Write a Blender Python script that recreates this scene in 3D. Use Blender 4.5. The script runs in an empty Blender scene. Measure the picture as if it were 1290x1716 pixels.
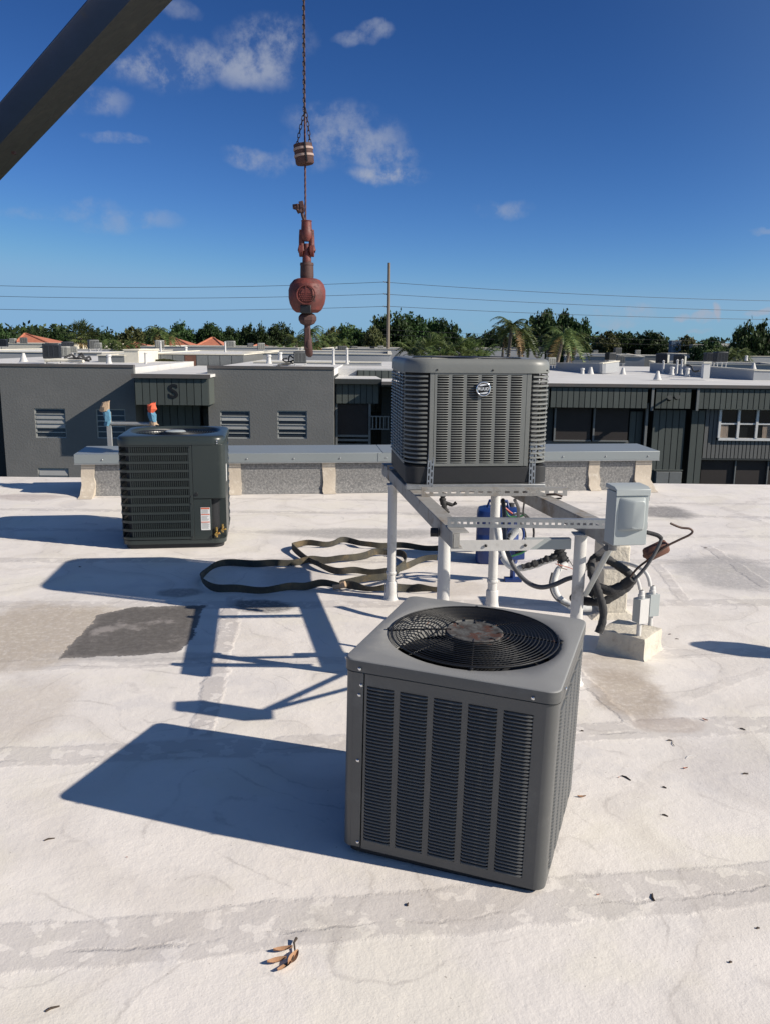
import bpy, bmesh, math, random
import numpy as np
from mathutils import Matrix, Vector
R_ = math.radians
SC = bpy.context.scene
COL = SC.collection
random.seed(7)
rng = np.random.default_rng(7)

# ------------------------------------------------------------------ camera
F_PX, CW, CH = 1420.0, 1290.0, 1716.0
PITCH, ROLL, CAM_H = R_(11.4), R_(0.6), 1.7
FW = np.array([0, math.cos(PITCH), -math.sin(PITCH)])
_r = np.array([1.0, 0, 0]); _u = np.array([0, math.sin(PITCH), math.cos(PITCH)])
RT = _r * math.cos(ROLL) + _u * math.sin(ROLL)
UP = _u * math.cos(ROLL) - _r * math.sin(ROLL)
CAM = np.array([0, 0, CAM_H])
cam_data = bpy.data.cameras.new('camera')
cam = bpy.data.objects.new('camera', cam_data)
COL.objects.link(cam)
cam.matrix_world = Matrix(((RT[0], UP[0], -FW[0], 0), (RT[1], UP[1], -FW[1], 0), (RT[2], UP[2], -FW[2], CAM_H), (0, 0, 0, 1)))
cam_data.sensor_fit = 'HORIZONTAL'
cam_data.sensor_width = 36.0
cam_data.lens = 36.0 * F_PX / CW
cam_data.clip_start = 0.05
cam_data.clip_end = 6000
SC.camera = cam

# ------------------------------------------------------------------ sun and sky
SUN_EL, SUN_AZ = R_(31.3), R_(17.3)      # azimuth measured from +X towards -Y
SUN_DIR = Vector((math.cos(SUN_EL) * math.cos(SUN_AZ), -math.cos(SUN_EL) * math.sin(SUN_AZ), math.sin(SUN_EL)))
sd = bpy.data.lights.new('sun', 'SUN')
sd.energy = 4.7
sd.angle = R_(0.5)
sd.color = (1.0, 0.915, 0.795)
so = bpy.data.objects.new('sun', sd)
COL.objects.link(so)
so.rotation_euler = SUN_DIR.to_track_quat('Z', 'Y').to_euler()

world = bpy.data.worlds.new('World')
SC.world = world
world.use_nodes = True
SC.view_settings.view_transform = 'Standard'
SC.view_settings.look = 'None'
SC.view_settings.gamma = 1.0
SC.view_settings.exposure = 0.4
SC.view_settings.use_curve_mapping = False


class G:
    """small node-graph helper"""
    def __init__(s, nt):
        s.nt = nt
    def n(s, t, **kw):
        nd = s.nt.nodes.new(t)
        for k, v in kw.items():
            setattr(nd, k, v)
        return nd
    def put(s, sock, v):
        if v is None:
            return
        if isinstance(v, bpy.types.NodeSocket):
            s.nt.links.new(v, sock)
        else:
            sock.default_value = v
    def m(s, op, a, b=None, c=None, clamp=False):
        nd = s.n('ShaderNodeMath', operation=op, use_clamp=clamp)
        s.put(nd.inputs[0], a); s.put(nd.inputs[1], b); s.put(nd.inputs[2], c)
        return nd.outputs[0]
    def vm(s, op, a, b=None, scale=None):
        nd = s.n('ShaderNodeVectorMath', operation=op)
        s.put(nd.inputs[0], a); s.put(nd.inputs[1], b)
        if scale is not None:
            s.put(nd.inputs[3], scale)
        return nd.outputs['Value'] if op in ('DOT_PRODUCT', 'LENGTH', 'DISTANCE') else nd.outputs[0]
    def noise(s, vec, scale, detail=4, rough=0.55, dist=0.0, col=False):
        nd = s.n('ShaderNodeTexNoise')
        s.put(nd.inputs['Vector'], vec)
        nd.inputs['Scale'].default_value = scale
        nd.inputs['Detail'].default_value = detail
        nd.inputs['Roughness'].default_value = rough
        nd.inputs['Distortion'].default_value = dist
        return nd.outputs['Color'] if col else nd.outputs['Fac']
    def ramp(s, f, lo, hi, a=0.0, b=1.0):
        nd = s.n('ShaderNodeMapRange', interpolation_type='SMOOTHSTEP')
        s.put(nd.inputs[0], f); s.put(nd.inputs[1], lo); s.put(nd.inputs[2], hi)
        nd.inputs[3].default_value = a; nd.inputs[4].default_value = b
        return nd.outputs[0]
    def mix(s, f, a, b, mode='MIX'):
        nd = s.n('ShaderNodeMix', data_type='RGBA', blend_type=mode)
        s.put(nd.inputs[0], f)
        s.put(nd.inputs[6], a if not isinstance(a, tuple) or len(a) == 4 else (*a, 1))
        s.put(nd.inputs[7], b if not isinstance(b, tuple) or len(b) == 4 else (*b, 1))
        return nd.outputs[2]


# sky with real physical sky model plus a few small clouds placed by direction
nt = world.node_tree
g = G(nt)
bg = nt.nodes['Background']
sky = g.n('ShaderNodeTexSky', sky_type='NISHITA')
sky.sun_disc = False
sky.sun_elevation = SUN_EL
sky.sun_rotation = math.atan2(SUN_DIR.x, SUN_DIR.y)
sky.altitude = 0
sky.air_density = 0.7
sky.dust_density = 0.0
sky.ozone_density = 6.0
bg.inputs['Strength'].default_value = 0.1
tc = g.n('ShaderNodeTexCoord').outputs['Generated']
warp = g.vm('SUBTRACT', g.noise(tc, 9, 5, 0.6, col=True), (0.5, 0.5, 0.5))


def pdir(px, py):
    d = FW + RT * (px - CW / 2) / F_PX + UP * (CH / 2 - py) / F_PX
    return d / np.linalg.norm(d)


cloud = None
# (px, py, half width px, half height px, density)
CL = [(262, 108, 62, 30, .60), (330, 95, 45, 24, .45), (410, 108, 55, 26, .58), (440, 62, 50, 26, .5), (152, 172, 36, 15, .36), (190, 236, 32, 7, .28),
      (592, 57, 28, 8, .34), (632, 44, 22, 10, .38), (560, 190, 52, 20, .36), (590, 232, 66, 30, .50), (640, 262, 48, 20, .5), (655, 294, 48, 13, .72), (425, 258, 36, 13, .42), (505, 270, 60, 16, .30), (95, 348, 66, 9, .26),
      (215, 374, 60, 11, .26), (848, 352, 36, 10, .32), (300, 8, 22, 10, .25), (1010, 522, 26, 6, .55), (1070, 519, 18, 8, .62), (1135, 520, 10, 5, .6), (1172, 520, 22, 6, .62), (1203, 513, 6, 10, .75),
      (1272, 523, 16, 5, .6), (1030, 534, 30, 5, .4), (1165, 545, 18, 4, .35), (810, 542, 40, 7, .22), (1280, 388, 14, 4, .25), (-160, 200, 90, 30, .5), (1520, 500, 60, 10, .5)]
nw = g.noise(tc, 17, 9, 0.66)
nw2 = g.noise(tc, 45, 4, 0.6)
wv = g.vm('SCALE', warp, scale=0.055)
wdir = g.vm('ADD', tc, wv)
for (px, py, hw, hh, den) in CL:
    d = pdir(px, py)
    a = np.array([d[1], -d[0], 0]); a /= np.linalg.norm(a)
    b = np.cross(a, d)
    u = g.m('DIVIDE', g.vm('DOT_PRODUCT', wdir, tuple(a)), hw / F_PX)
    v = g.m('DIVIDE', g.m('SUBTRACT', g.vm('DOT_PRODUCT', wdir, tuple(b)), float(d @ b)), hh / F_PX)
    r2 = g.m('ADD', g.m('MULTIPLY', u, u), g.m('MULTIPLY', v, v))
    front = g.m('GREATER_THAN', g.vm('DOT_PRODUCT', tc, tuple(d)), 0.5)
    e = g.m('MULTIPLY', g.ramp(r2, 2.4, 0.0), front)
    e = g.m('MULTIPLY', e, den)
    cloud = e if cloud is None else g.m('MAXIMUM', cloud, e)
tex = g.ramp(g.m('ADD', g.m('MULTIPLY', nw, .75), g.m('MULTIPLY', nw2, .25)), 0.40, 0.60, 0.05, 1.25)
cm = g.m('MULTIPLY', cloud, tex, clamp=True)
# film-like response for the sky colour: deeper zenith, pale blue rather than yellow horizon
sp = g.n('ShaderNodeSeparateColor'); nt.links.new(sky.outputs[0], sp.inputs[0])
cbn = g.n('ShaderNodeCombineColor')
for i, (a_, gm_, cap) in enumerate(((1.94, 1.58, .235), (1.438, 1.39, .43), (1.36, 1.28, .66))):
    d_ = g.m('MULTIPLY', sp.outputs[i], .088)
    t_ = g.m('MULTIPLY', g.m('POWER', d_, gm_), a_)
    t_ = g.m('SMOOTH_MIN', t_, cap, cap * .35)
    g.put(cbn.inputs[i], g.m('DIVIDE', t_, .132))
# sunward sky boosted and warmed: added fill that makes shadows less blue
near = g.ramp(g.vm('DOT_PRODUCT', tc, tuple(SUN_DIR)), .05, .75)
sunward_fill = g.vm('MULTIPLY', sky.outputs[0], (1.35, 1.15, .95))
skyb = g.mix(near, cbn.outputs[0], sunward_fill)
skyc = g.mix(cm, skyb, (2.9, 3.2, 3.9))
nt.links.new(skyc, bg.inputs['Color'])


def at(px, py, Y):
    """world point seen at photo pixel (px, py) on the vertical plane at distance Y"""
    d = FW + RT * (px - CW / 2) / F_PX + UP * (CH / 2 - py) / F_PX
    return CAM + d * Y / d[1]


def gz(px, py, z=0.0):
    """world point at photo pixel on the horizontal plane at height z"""
    d = FW + RT * (px - CW / 2) / F_PX + UP * (CH / 2 - py) / F_PX
    return CAM + d * (z - CAM_H) / d[2]


# ------------------------------------------------------------------ mesh helpers
def Rz(a): return Matrix.Rotation(a, 4, 'Z')
def T(x, y, z): return Matrix.Translation((x, y, z))


class MB:
    def __init__(s):
        s.v, s.f = [], []
    def add(s, vs, fs, M=None):
        o = len(s.v)
        if M is not None:
            vs = [tuple(M @ Vector(p)) for p in vs]
        s.v += [tuple(float(c) for c in p) for p in vs]
        s.f += [tuple(i + o for i in f) for f in fs]
        return s
    def box(s, x0, x1, y0, y1, z0, z1, M=None):
        vs = [(x, y, z) for z in (z0, z1) for y in (y0, y1) for x in (x0, x1)]
        return s.add(vs, [(0, 2, 3, 1), (4, 5, 7, 6), (0, 1, 5, 4), (2, 6, 7, 3), (0, 4, 6, 2), (1, 3, 7, 5)], M)
    def loft(s, rings, cap0=False, cap1=False, M=None, closed=True):
        n = len(rings[0]); vs = [p for r in rings for p in r]; fs = []
        for k in range(len(rings) - 1):
            for i in range(n if closed else n - 1):
                j = (i + 1) % n
                fs.append((k * n + i, k * n + j, (k + 1) * n + j, (k + 1) * n + i))
        if cap0: fs.append(tuple(range(n))[::-1])
        if cap1: fs.append(tuple((len(rings) - 1) * n + i for i in range(n)))
        return s.add(vs, fs, M)
    def tube(s, path, r, n=8, M=None, caps=True):
        P = [Vector([float(c) for c in p]) for p in path]
        rs = r if isinstance(r, (list, tuple)) else [r] * len(P)
        rings = []; t0 = None; nrm = None
        for i, p in enumerate(P):
            t = (P[min(i + 1, len(P) - 1)] - P[max(i - 1, 0)]).normalized()
            if nrm is None:
                nrm = t.orthogonal().normalized()
            else:
                nrm = (nrm - t * nrm.dot(t)).normalized()
            b = t.cross(nrm)
            rings.append([tuple(p + (nrm * math.cos(2 * math.pi * k / n) + b * math.sin(2 * math.pi * k / n)) * rs[i]) for k in range(n)])
        return s.loft(rings, caps, caps, M)
    def lathe(s, prof, n=24, M=None, cap0=False, cap1=False):
        rings = [[(r * math.cos(2 * math.pi * k / n), r * math.sin(2 * math.pi * k / n), z) for k in range(n)] for r, z in prof]
        return s.loft(rings, cap0, cap1, M)
    def prism(s, pts, z0, z1, M=None):
        return s.loft([[(x, y, z0) for x, y in pts], [(x, y, z1) for x, y in pts]], True, True, M)
    def mesh(s, name, mat=None, smooth=None):
        me = bpy.data.meshes.new(name)
        me.from_pydata(s.v, [], s.f)
        if mat is not None:
            me.materials.append(mat)
        if smooth:
            me.polygons.foreach_set('use_smooth', [True] * len(me.polygons))
            me.set_sharp_from_angle(angle=R_(smooth))
        me.update()
        return me
    def build(s, name, mat, parent=None, smooth=None, bevel=None, seg=2, kind=None, label=None):
        o = bpy.data.objects.new(name, s.mesh(name, mat, smooth))
        COL.objects.link(o)
        if parent is not None:
            o.parent = parent
        if bevel:
            b = o.modifiers.new('bevel', 'BEVEL'); b.width = bevel; b.segments = seg; b.limit_method = 'ANGLE'; b.angle_limit = R_(40)
            b.harden_normals = False
            if not smooth:
                o.data.polygons.foreach_set('use_smooth', [True] * len(o.data.polygons))
                o.data.set_sharp_from_angle(angle=R_(40))
        if kind: o['kind'] = kind
        if label: o['label'] = label
        return o


def put(name, me, parent=None, M=None, loc=None, kind=None, label=None):
    o = bpy.data.objects.new(name, me)
    COL.objects.link(o)
    if parent is not None: o.parent = parent
    if M is not None: o.matrix_local = M
    if loc is not None: o.location = loc
    if kind: o['kind'] = kind
    if label: o['label'] = label
    return o


def tag(o, label=None, cat=None, group=None, kind=None):
    if label: o['label'] = label
    if cat: o['category'] = cat
    if group: o['group'] = group
    if kind: o['kind'] = kind
    return o


def thing(name, label, cat, loc=(0, 0, 0), rot=(0, 0, 0), group=None):
    o = bpy.data.objects.new(name, None)
    COL.objects.link(o)
    o.empty_display_size = 0.2
    o.location = [float(c) for c in loc]; o.rotation_euler = rot
    return tag(o, label, cat, group)


def copy_tree(o, parent=None):
    c = o.copy(); COL.objects.link(c)
    if parent is not None: c.parent = parent
    for ch in list(o.children):
        copy_tree(ch, c)
    return c


def rrect(w, d, r, n=6):
    """rounded rectangle outline centred on the origin, counter-clockwise, 4*(n+1) points"""
    pts = []
    for cx, cy, a0 in ((w / 2 - r, d / 2 - r, 0), (-w / 2 + r, d / 2 - r, 90), (-w / 2 + r, -d / 2 + r, 180), (w / 2 - r, -d / 2 + r, 270)):
        for k in range(n + 1):
            a = R_(a0 + 90 * k / n)
            pts.append((cx + r * math.cos(a), cy + r * math.sin(a)))
    return pts


def circ_match(pts, R, cx=0, cy=0):
    """points on a circle matched by evenly spaced angle to an outline of the same length"""
    n = len(pts); a0 = math.atan2(pts[0][1], pts[0][0])
    out = []
    for p in pts:
        a = math.atan2(p[1], p[0])
        out.append((cx + R * math.cos(a), cy + R * math.sin(a)))
    return out


def dens(pts, k=3):
    """subdivide long outline edges"""
    out = []
    n = len(pts)
    for i in range(n):
        a, b = pts[i], pts[(i + 1) % n]
        L = math.hypot(b[0] - a[0], b[1] - a[1])
        m = max(1, int(L / 0.05))
        for j in range(m):
            out.append((a[0] + (b[0] - a[0]) * j / m, a[1] + (b[1] - a[1]) * j / m))
    return out


# ------------------------------------------------------------------ materials
MATS = {}


def paint(name, col, rough=0.55, metal=0.0, col2=None, scale=6.0, amt=0.5, bump=0.0, bscale=60.0, dirt=None, dscale=3.0, dlo=.55, dhi=.75, coord='Object', spec=None, stretch=None, rnd=0.0):
    if name in MATS: return MATS[name]
    m = bpy.data.materials.new(name); m.use_nodes = True
    nt = m.node_tree; g = G(nt); b = nt.nodes['Principled BSDF']
    co = g.n('ShaderNodeTexCoord').outputs[coord]
    if stretch:
        co = g.vm('MULTIPLY', co, stretch)
    c = (*col, 1)
    c2 = (*(col2 or tuple(x * .8 for x in col)), 1)
    f = g.ramp(g.noise(co, scale, 5, .6), .3, .7)
    cc = g.mix(g.m('MULTIPLY', f, amt), c, c2)
    if dirt:
        df = g.ramp(g.noise(co, dscale, 7, .68), dlo, dhi)
        cc = g.mix(df, cc, (*dirt, 1))
        g.put(b.inputs['Roughness'], g.m('ADD', rough, g.m('MULTIPLY', df, .25), clamp=True))
    else:
        g.put(b.inputs['Roughness'], g.m('ADD', rough - .08, g.m('MULTIPLY', g.noise(co, scale * 3, 3), .16), clamp=True))
    if rnd:
        ob = g.n('ShaderNodeObjectInfo').outputs['Random']
        cc = g.mix(1.0, cc, g.n('ShaderNodeCombineColor').outputs[0], 'MULTIPLY') if False else cc
        hs = g.n('ShaderNodeHueSaturation')
        g.put(hs.inputs['Value'], g.m('ADD', 1 - rnd / 2, g.m('MULTIPLY', ob, rnd)))
        g.put(hs.inputs['Color'], cc)
        cc = hs.outputs[0]
    g.put(b.inputs['Base Color'], cc)
    b.inputs['Metallic'].default_value = metal
    if spec is not None: b.inputs['Specular IOR Level'].default_value = spec
    if bump:
        bn = g.n('ShaderNodeBump'); bn.inputs['Distance'].default_value = bump
        bn.inputs['Strength'].default_value = 1.0
        g.put(bn.inputs['Height'], g.noise(co, bscale, 4, .6))
        g.put(b.inputs['Normal'], bn.outputs[0])
    MATS[name] = m
    return m


def leaf_mat(name, col, col2, trans=0.25, rough=.6):
    m = bpy.data.materials.new(name); m.use_nodes = True
    nt = m.node_tree; g = G(nt); b = nt.nodes['Principled BSDF']
    geo = g.n('ShaderNodeNewGeometry')
    co = g.n('ShaderNodeTexCoord').outputs['Object']
    f = g.m('ADD', g.m('MULTIPLY', geo.outputs['Random Per Island'], .7), g.m('MULTIPLY', g.noise(co, .8, 3), .5))
    ob = g.n('ShaderNodeObjectInfo').outputs['Random']
    cc = g.mix(g.ramp(f, .25, .95), (*col, 1), (*col2, 1))
    hs = g.n('ShaderNodeHueSaturation')
    g.put(hs.inputs['Value'], g.m('ADD', .8, g.m('MULTIPLY', ob, .5)))
    g.put(hs.inputs['Hue'], g.m('ADD', .485, g.m('MULTIPLY', ob, .03)))
    g.put(hs.inputs['Color'], cc)
    g.put(b.inputs['Base Color'], hs.outputs[0])
    b.inputs['Roughness'].default_value = rough
    b.inputs['Specular IOR Level'].default_value = .25
    tr = g.n('ShaderNodeBsdfTranslucent'); g.put(tr.inputs[0], hs.outputs[0])
    mx = g.n('ShaderNodeMixShader'); mx.inputs[0].default_value = trans
    nt.links.new(b.outputs[0], mx.inputs[1]); nt.links.new(tr.outputs[0], mx.inputs[2])
    nt.links.new(mx.outputs[0], nt.nodes['Material Output'].inputs[0])
    return m


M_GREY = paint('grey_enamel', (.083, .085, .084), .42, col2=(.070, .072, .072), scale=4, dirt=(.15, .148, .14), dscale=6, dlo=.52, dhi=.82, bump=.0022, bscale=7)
M_GREY_TOP = paint('lit_top_grey_enamel', (.225, .226, .222), .58, col2=(.19, .192, .19), scale=5, dirt=(.33, .32, .30), dscale=5, dlo=.50, dhi=.85, bump=.0006, bscale=250)  # cabinet grey lightened, so the lid top's brighter light sits in the colour
M_TAUPE = paint('taupe_enamel', (.172, .177, .166), .45, col2=(.15, .155, .145), scale=3, bump=.0015, bscale=8)
M_DKBASE = paint('charcoal_plastic', (.014, .015, .017), .65, col2=(.02, .02, .022), bump=.0005, bscale=200)
M_GREEN = paint('dark_green_grey_enamel', (.026, .034, .033), .33, col2=(.032, .04, .038), scale=3, bump=.0003, bscale=300, dirt=(.05, .055, .052), dscale=6, dlo=.62, dhi=.9)
M_COIL = paint('coil_fins', (.008, .009, .012), .6, metal=.0, bump=.002, bscale=8, stretch=(160, 160, 1), amt=.3)
M_BLACK = paint('black_wire', (.012, .012, .013), .45, bump=.0002, bscale=300)
M_RUSTY = paint('rusty_cap', (.105, .11, .108), .75, col2=(.035, .028, .024), scale=30, amt=1.0, dirt=(.060, .022, .014), dscale=17, dlo=.50, dhi=.60, bump=.002, bscale=60)
M_RUSTWIRE = paint('rust_spotted_wire', (.02, .019, .018), .5, dirt=(.11, .04, .02), dscale=14, dlo=.60, dhi=.68)
M_GALV = paint('galvanised_steel', (.30, .315, .32), .42, metal=.55, col2=(.40, .40, .40), scale=25, amt=.8, dirt=(.2, .18, .15), dscale=8, dlo=.6, dhi=.8)
M_GALVD = paint('stained_galvanised_steel', (.30, .29, .27), .6, metal=.25, col2=(.38, .37, .35), scale=18, dirt=(.20, .15, .10), dscale=6, dlo=.48, dhi=.72, bump=.001, bscale=90)
M_WPOST = paint('painted_white_pipe', (.56, .55, .53), .6, col2=(.48, .47, .45), scale=6, dirt=(.34, .32, .29), dscale=7, dlo=.56, dhi=.72, bump=.0015, bscale=40)
M_GPAINT = paint('light_grey_box_paint', (.36, .39, .385), .42, col2=(.33, .36, .36), scale=3, bump=.0002, bscale=200)
M_INSUL = paint('black_foam_insulation', (.022, .022, .024), .8, bump=.004, bscale=60, col2=(.05, .05, .05), scale=20)
M_CONDUIT = paint('grey_conduit', (.10, .10, .105), .55, bump=.0006, bscale=120)
M_WHITEINS = paint('white_insulation', (.62, .62, .60), .7, bump=.003, bscale=40, dirt=(.1, .1, .1), dscale=12, dlo=.58, dhi=.64)
M_COPPER = paint('weathered_copper', (.09, .055, .042), .5, metal=.4, col2=(.05, .04, .038), scale=15)
M_DRIER = paint('rust_brown_drier', (.17, .075, .05), .6, col2=(.09, .045, .035), scale=10, bump=.001)
M_BRASS = paint('brass', (.62, .42, .14), .32, metal=.85)
M_WHITE = paint('white_sticker', (.72, .72, .70), .5)
M_REDST = paint('orange_red_print', (.60, .13, .06), .5)
M_CHROME = paint('chrome', (.7, .71, .73), .15, metal=1.0)
M_EMBLK = paint('glossy_black', (.01, .01, .013), .2)
M_LTEXT = paint('silver_lettering', (.75, .76, .78), .3, metal=.3)
M_WEB = paint('olive_webbing', (.075, .068, .048), .85, col2=(.035, .034, .03), scale=9, amt=1, bump=.002, bscale=250, dirt=(.16, .12, .07), dscale=5, dlo=.52, dhi=.7)
M_BLUEP = paint('blue_plastic', (.010, .034, .15), .4, col2=(.008, .024, .11), dirt=(.05, .08, .15), dscale=9, dlo=.62, dhi=.8)
M_RAGB = paint('faded_blue_cloth', (.10, .24, .34), .9, col2=(.06, .16, .26), scale=20, bump=.006, bscale=30)
M_RAGO = paint('orange_red_cloth', (.75, .13, .06), .85, col2=(.5, .08, .04), bump=.006, bscale=30)
M_RAGT = paint('tan_cloth', (.42, .30, .20), .9, bump=.006, bscale=30)
M_ALU = paint('aluminium', (.42, .42, .40), .4, metal=.5, col2=(.30, .30, .29), scale=12)
M_HOOKR = paint('faded_red_paint', (.165, .036, .028), .6, col2=(.095, .027, .023), scale=7, amt=1, dirt=(.045, .022, .02), dscale=9, dlo=.52, dhi=.68, bump=.005, bscale=22)
M_HOOKD = paint('rusty_dark_steel', (.075, .032, .027), .7, col2=(.04, .02, .019), scale=12, dirt=(.15, .06, .04), dscale=16, dlo=.6, dhi=.75, bump=.002, bscale=60)
M_ROPE = paint('rusty_wire_rope', (.085, .032, .035), .7, bump=.002, bscale=90)
M_CHAIN = paint('dark_chain', (.035, .02, .02), .6)
M_BAND = paint('pale_banding', (.36, .26, .22), .7)
M_BOOMS = paint('navy_boom_paint', (.020, .042, .105), .38, col2=(.015, .032, .08), scale=1.5, dirt=(.04, .045, .055), dscale=3, dlo=.6, dhi=.85)
M_BOOMU = paint('scuffed_boom_underside', (.055, .058, .062), .5, col2=(.085, .085, .08), scale=3, dirt=(.10, .095, .085), dscale=2.2, dlo=.56, dhi=.72, stretch=(.5, 6, 6))
M_LEAF1 = paint('dry_leaf', (.36, .20, .11), .8, col2=(.25, .13, .07), scale=30, bump=.001, bscale=200)
M_LEAF2 = paint('red_dry_leaf', (.38, .12, .06), .8)
M_TWIG = paint('dark_twig', (.045, .03, .022), .9, col2=(.09, .07, .055), scale=60)
M_STUCCO = paint('grey_stucco', (.165, .166, .162), .9, col2=(.145, .147, .145), scale=.5, bump=.01, bscale=12, dirt=(.20, .198, .192), dscale=.35, dlo=.45, dhi=.8)
M_STUCCOL = paint('light_stucco', (.62, .60, .54), .9, bump=.01, bscale=12)
M_SIDING = paint('green_grey_siding', (.076, .088, .080), .7, col2=(.064, .075, .07), scale=1.0, rnd=.22, bump=.003, bscale=20, stretch=(4, 4, .6))
M_SIDINGG = paint('mid_grey_siding', (.13, .132, .128), .75, col2=(.11, .112, .11), scale=1.0, rnd=.12)
M_TRIMD = paint('dark_trim', (.030, .036, .036), .7)
M_TRIMG = paint('grey_trim', (.17, .18, .18), .7)
M_RUSTEDGE = paint('roof_edge_metal', (.10, .10, .10), .6, col2=(.16, .12, .10), scale=3)
M_ROOFW = paint('white_roof_coating', (.62, .61, .59), .8, col2=(.54, .53, .51), scale=.35, amt=.8, dirt=(.40, .39, .37), dscale=.5, dlo=.55, dhi=.8, bump=.004, bscale=8)
M_ROOFC = paint('cream_parapet', (.66, .62, .52), .85)
M_PARG = paint('parapet_grey', (.36, .37, .38), .8, col2=(.30, .31, .32), scale=.6)  # one even grey for parapets and far building walls
M_GLASS = paint('dark_window_glass', (.012, .014, .016), .08, spec=.6)
M_SCREEN = paint('brown_insect_screen', (.020, .016, .015), .7, col2=(.03, .022, .02), scale=.8)
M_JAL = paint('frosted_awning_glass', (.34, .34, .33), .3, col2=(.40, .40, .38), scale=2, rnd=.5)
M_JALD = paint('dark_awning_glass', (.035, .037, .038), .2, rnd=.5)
M_WFRAME = paint('white_window_frame', (.70, .70, .68), .5)
M_TFRAME = paint('pale_grey_window_frame', (.40, .41, .39), .6)
M_CURTAIN = paint('curtain', (.30, .24, .19), .9, bump=.02, bscale=3, stretch=(10, 1, 1))
M_TERRA = paint('terracotta_tile', (.48, .17, .095), .85, col2=(.38, .13, .075), scale=1.6, amt=.9, bump=.05, bscale=2.5, stretch=(1, 1, 3))
M_POLE = paint('weathered_pole_wood', (.20, .165, .13), .9, col2=(.13, .11, .09), scale=3, stretch=(6, 6, .5))
M_CABLE = paint('utility_cable', (.02, .022, .026), .6)
M_TRUNK = paint('bark', (.10, .085, .065), .95, col2=(.06, .05, .04), scale=3)
M_UNITG = paint('far_unit_grey', (.115, .12, .12), .6, rnd=.5)
M_UNITL = paint('far_unit_light', (.34, .34, .31), .6, rnd=.3)
M_UNITD = paint('far_unit_dark', (.022, .026, .034), .5)
M_LEAFD = leaf_mat('foliage_dark', (.012, .026, .008), (.045, .082, .022), .18)
M_LEAFM = leaf_mat('foliage_mid', (.022, .045, .012), (.085, .13, .035), .22)
M_LEAFO = leaf_mat('foliage_olive', (.035, .048, .016), (.12, .12, .045), .2)
M_PALM = leaf_mat('foliage_palm', (.030, .055, .014), (.125, .155, .05), .2, .5)
M_PALMDRY = leaf_mat('foliage_palm_dry', (.14, .09, .04), (.28, .18, .08), .2, .7)

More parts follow.
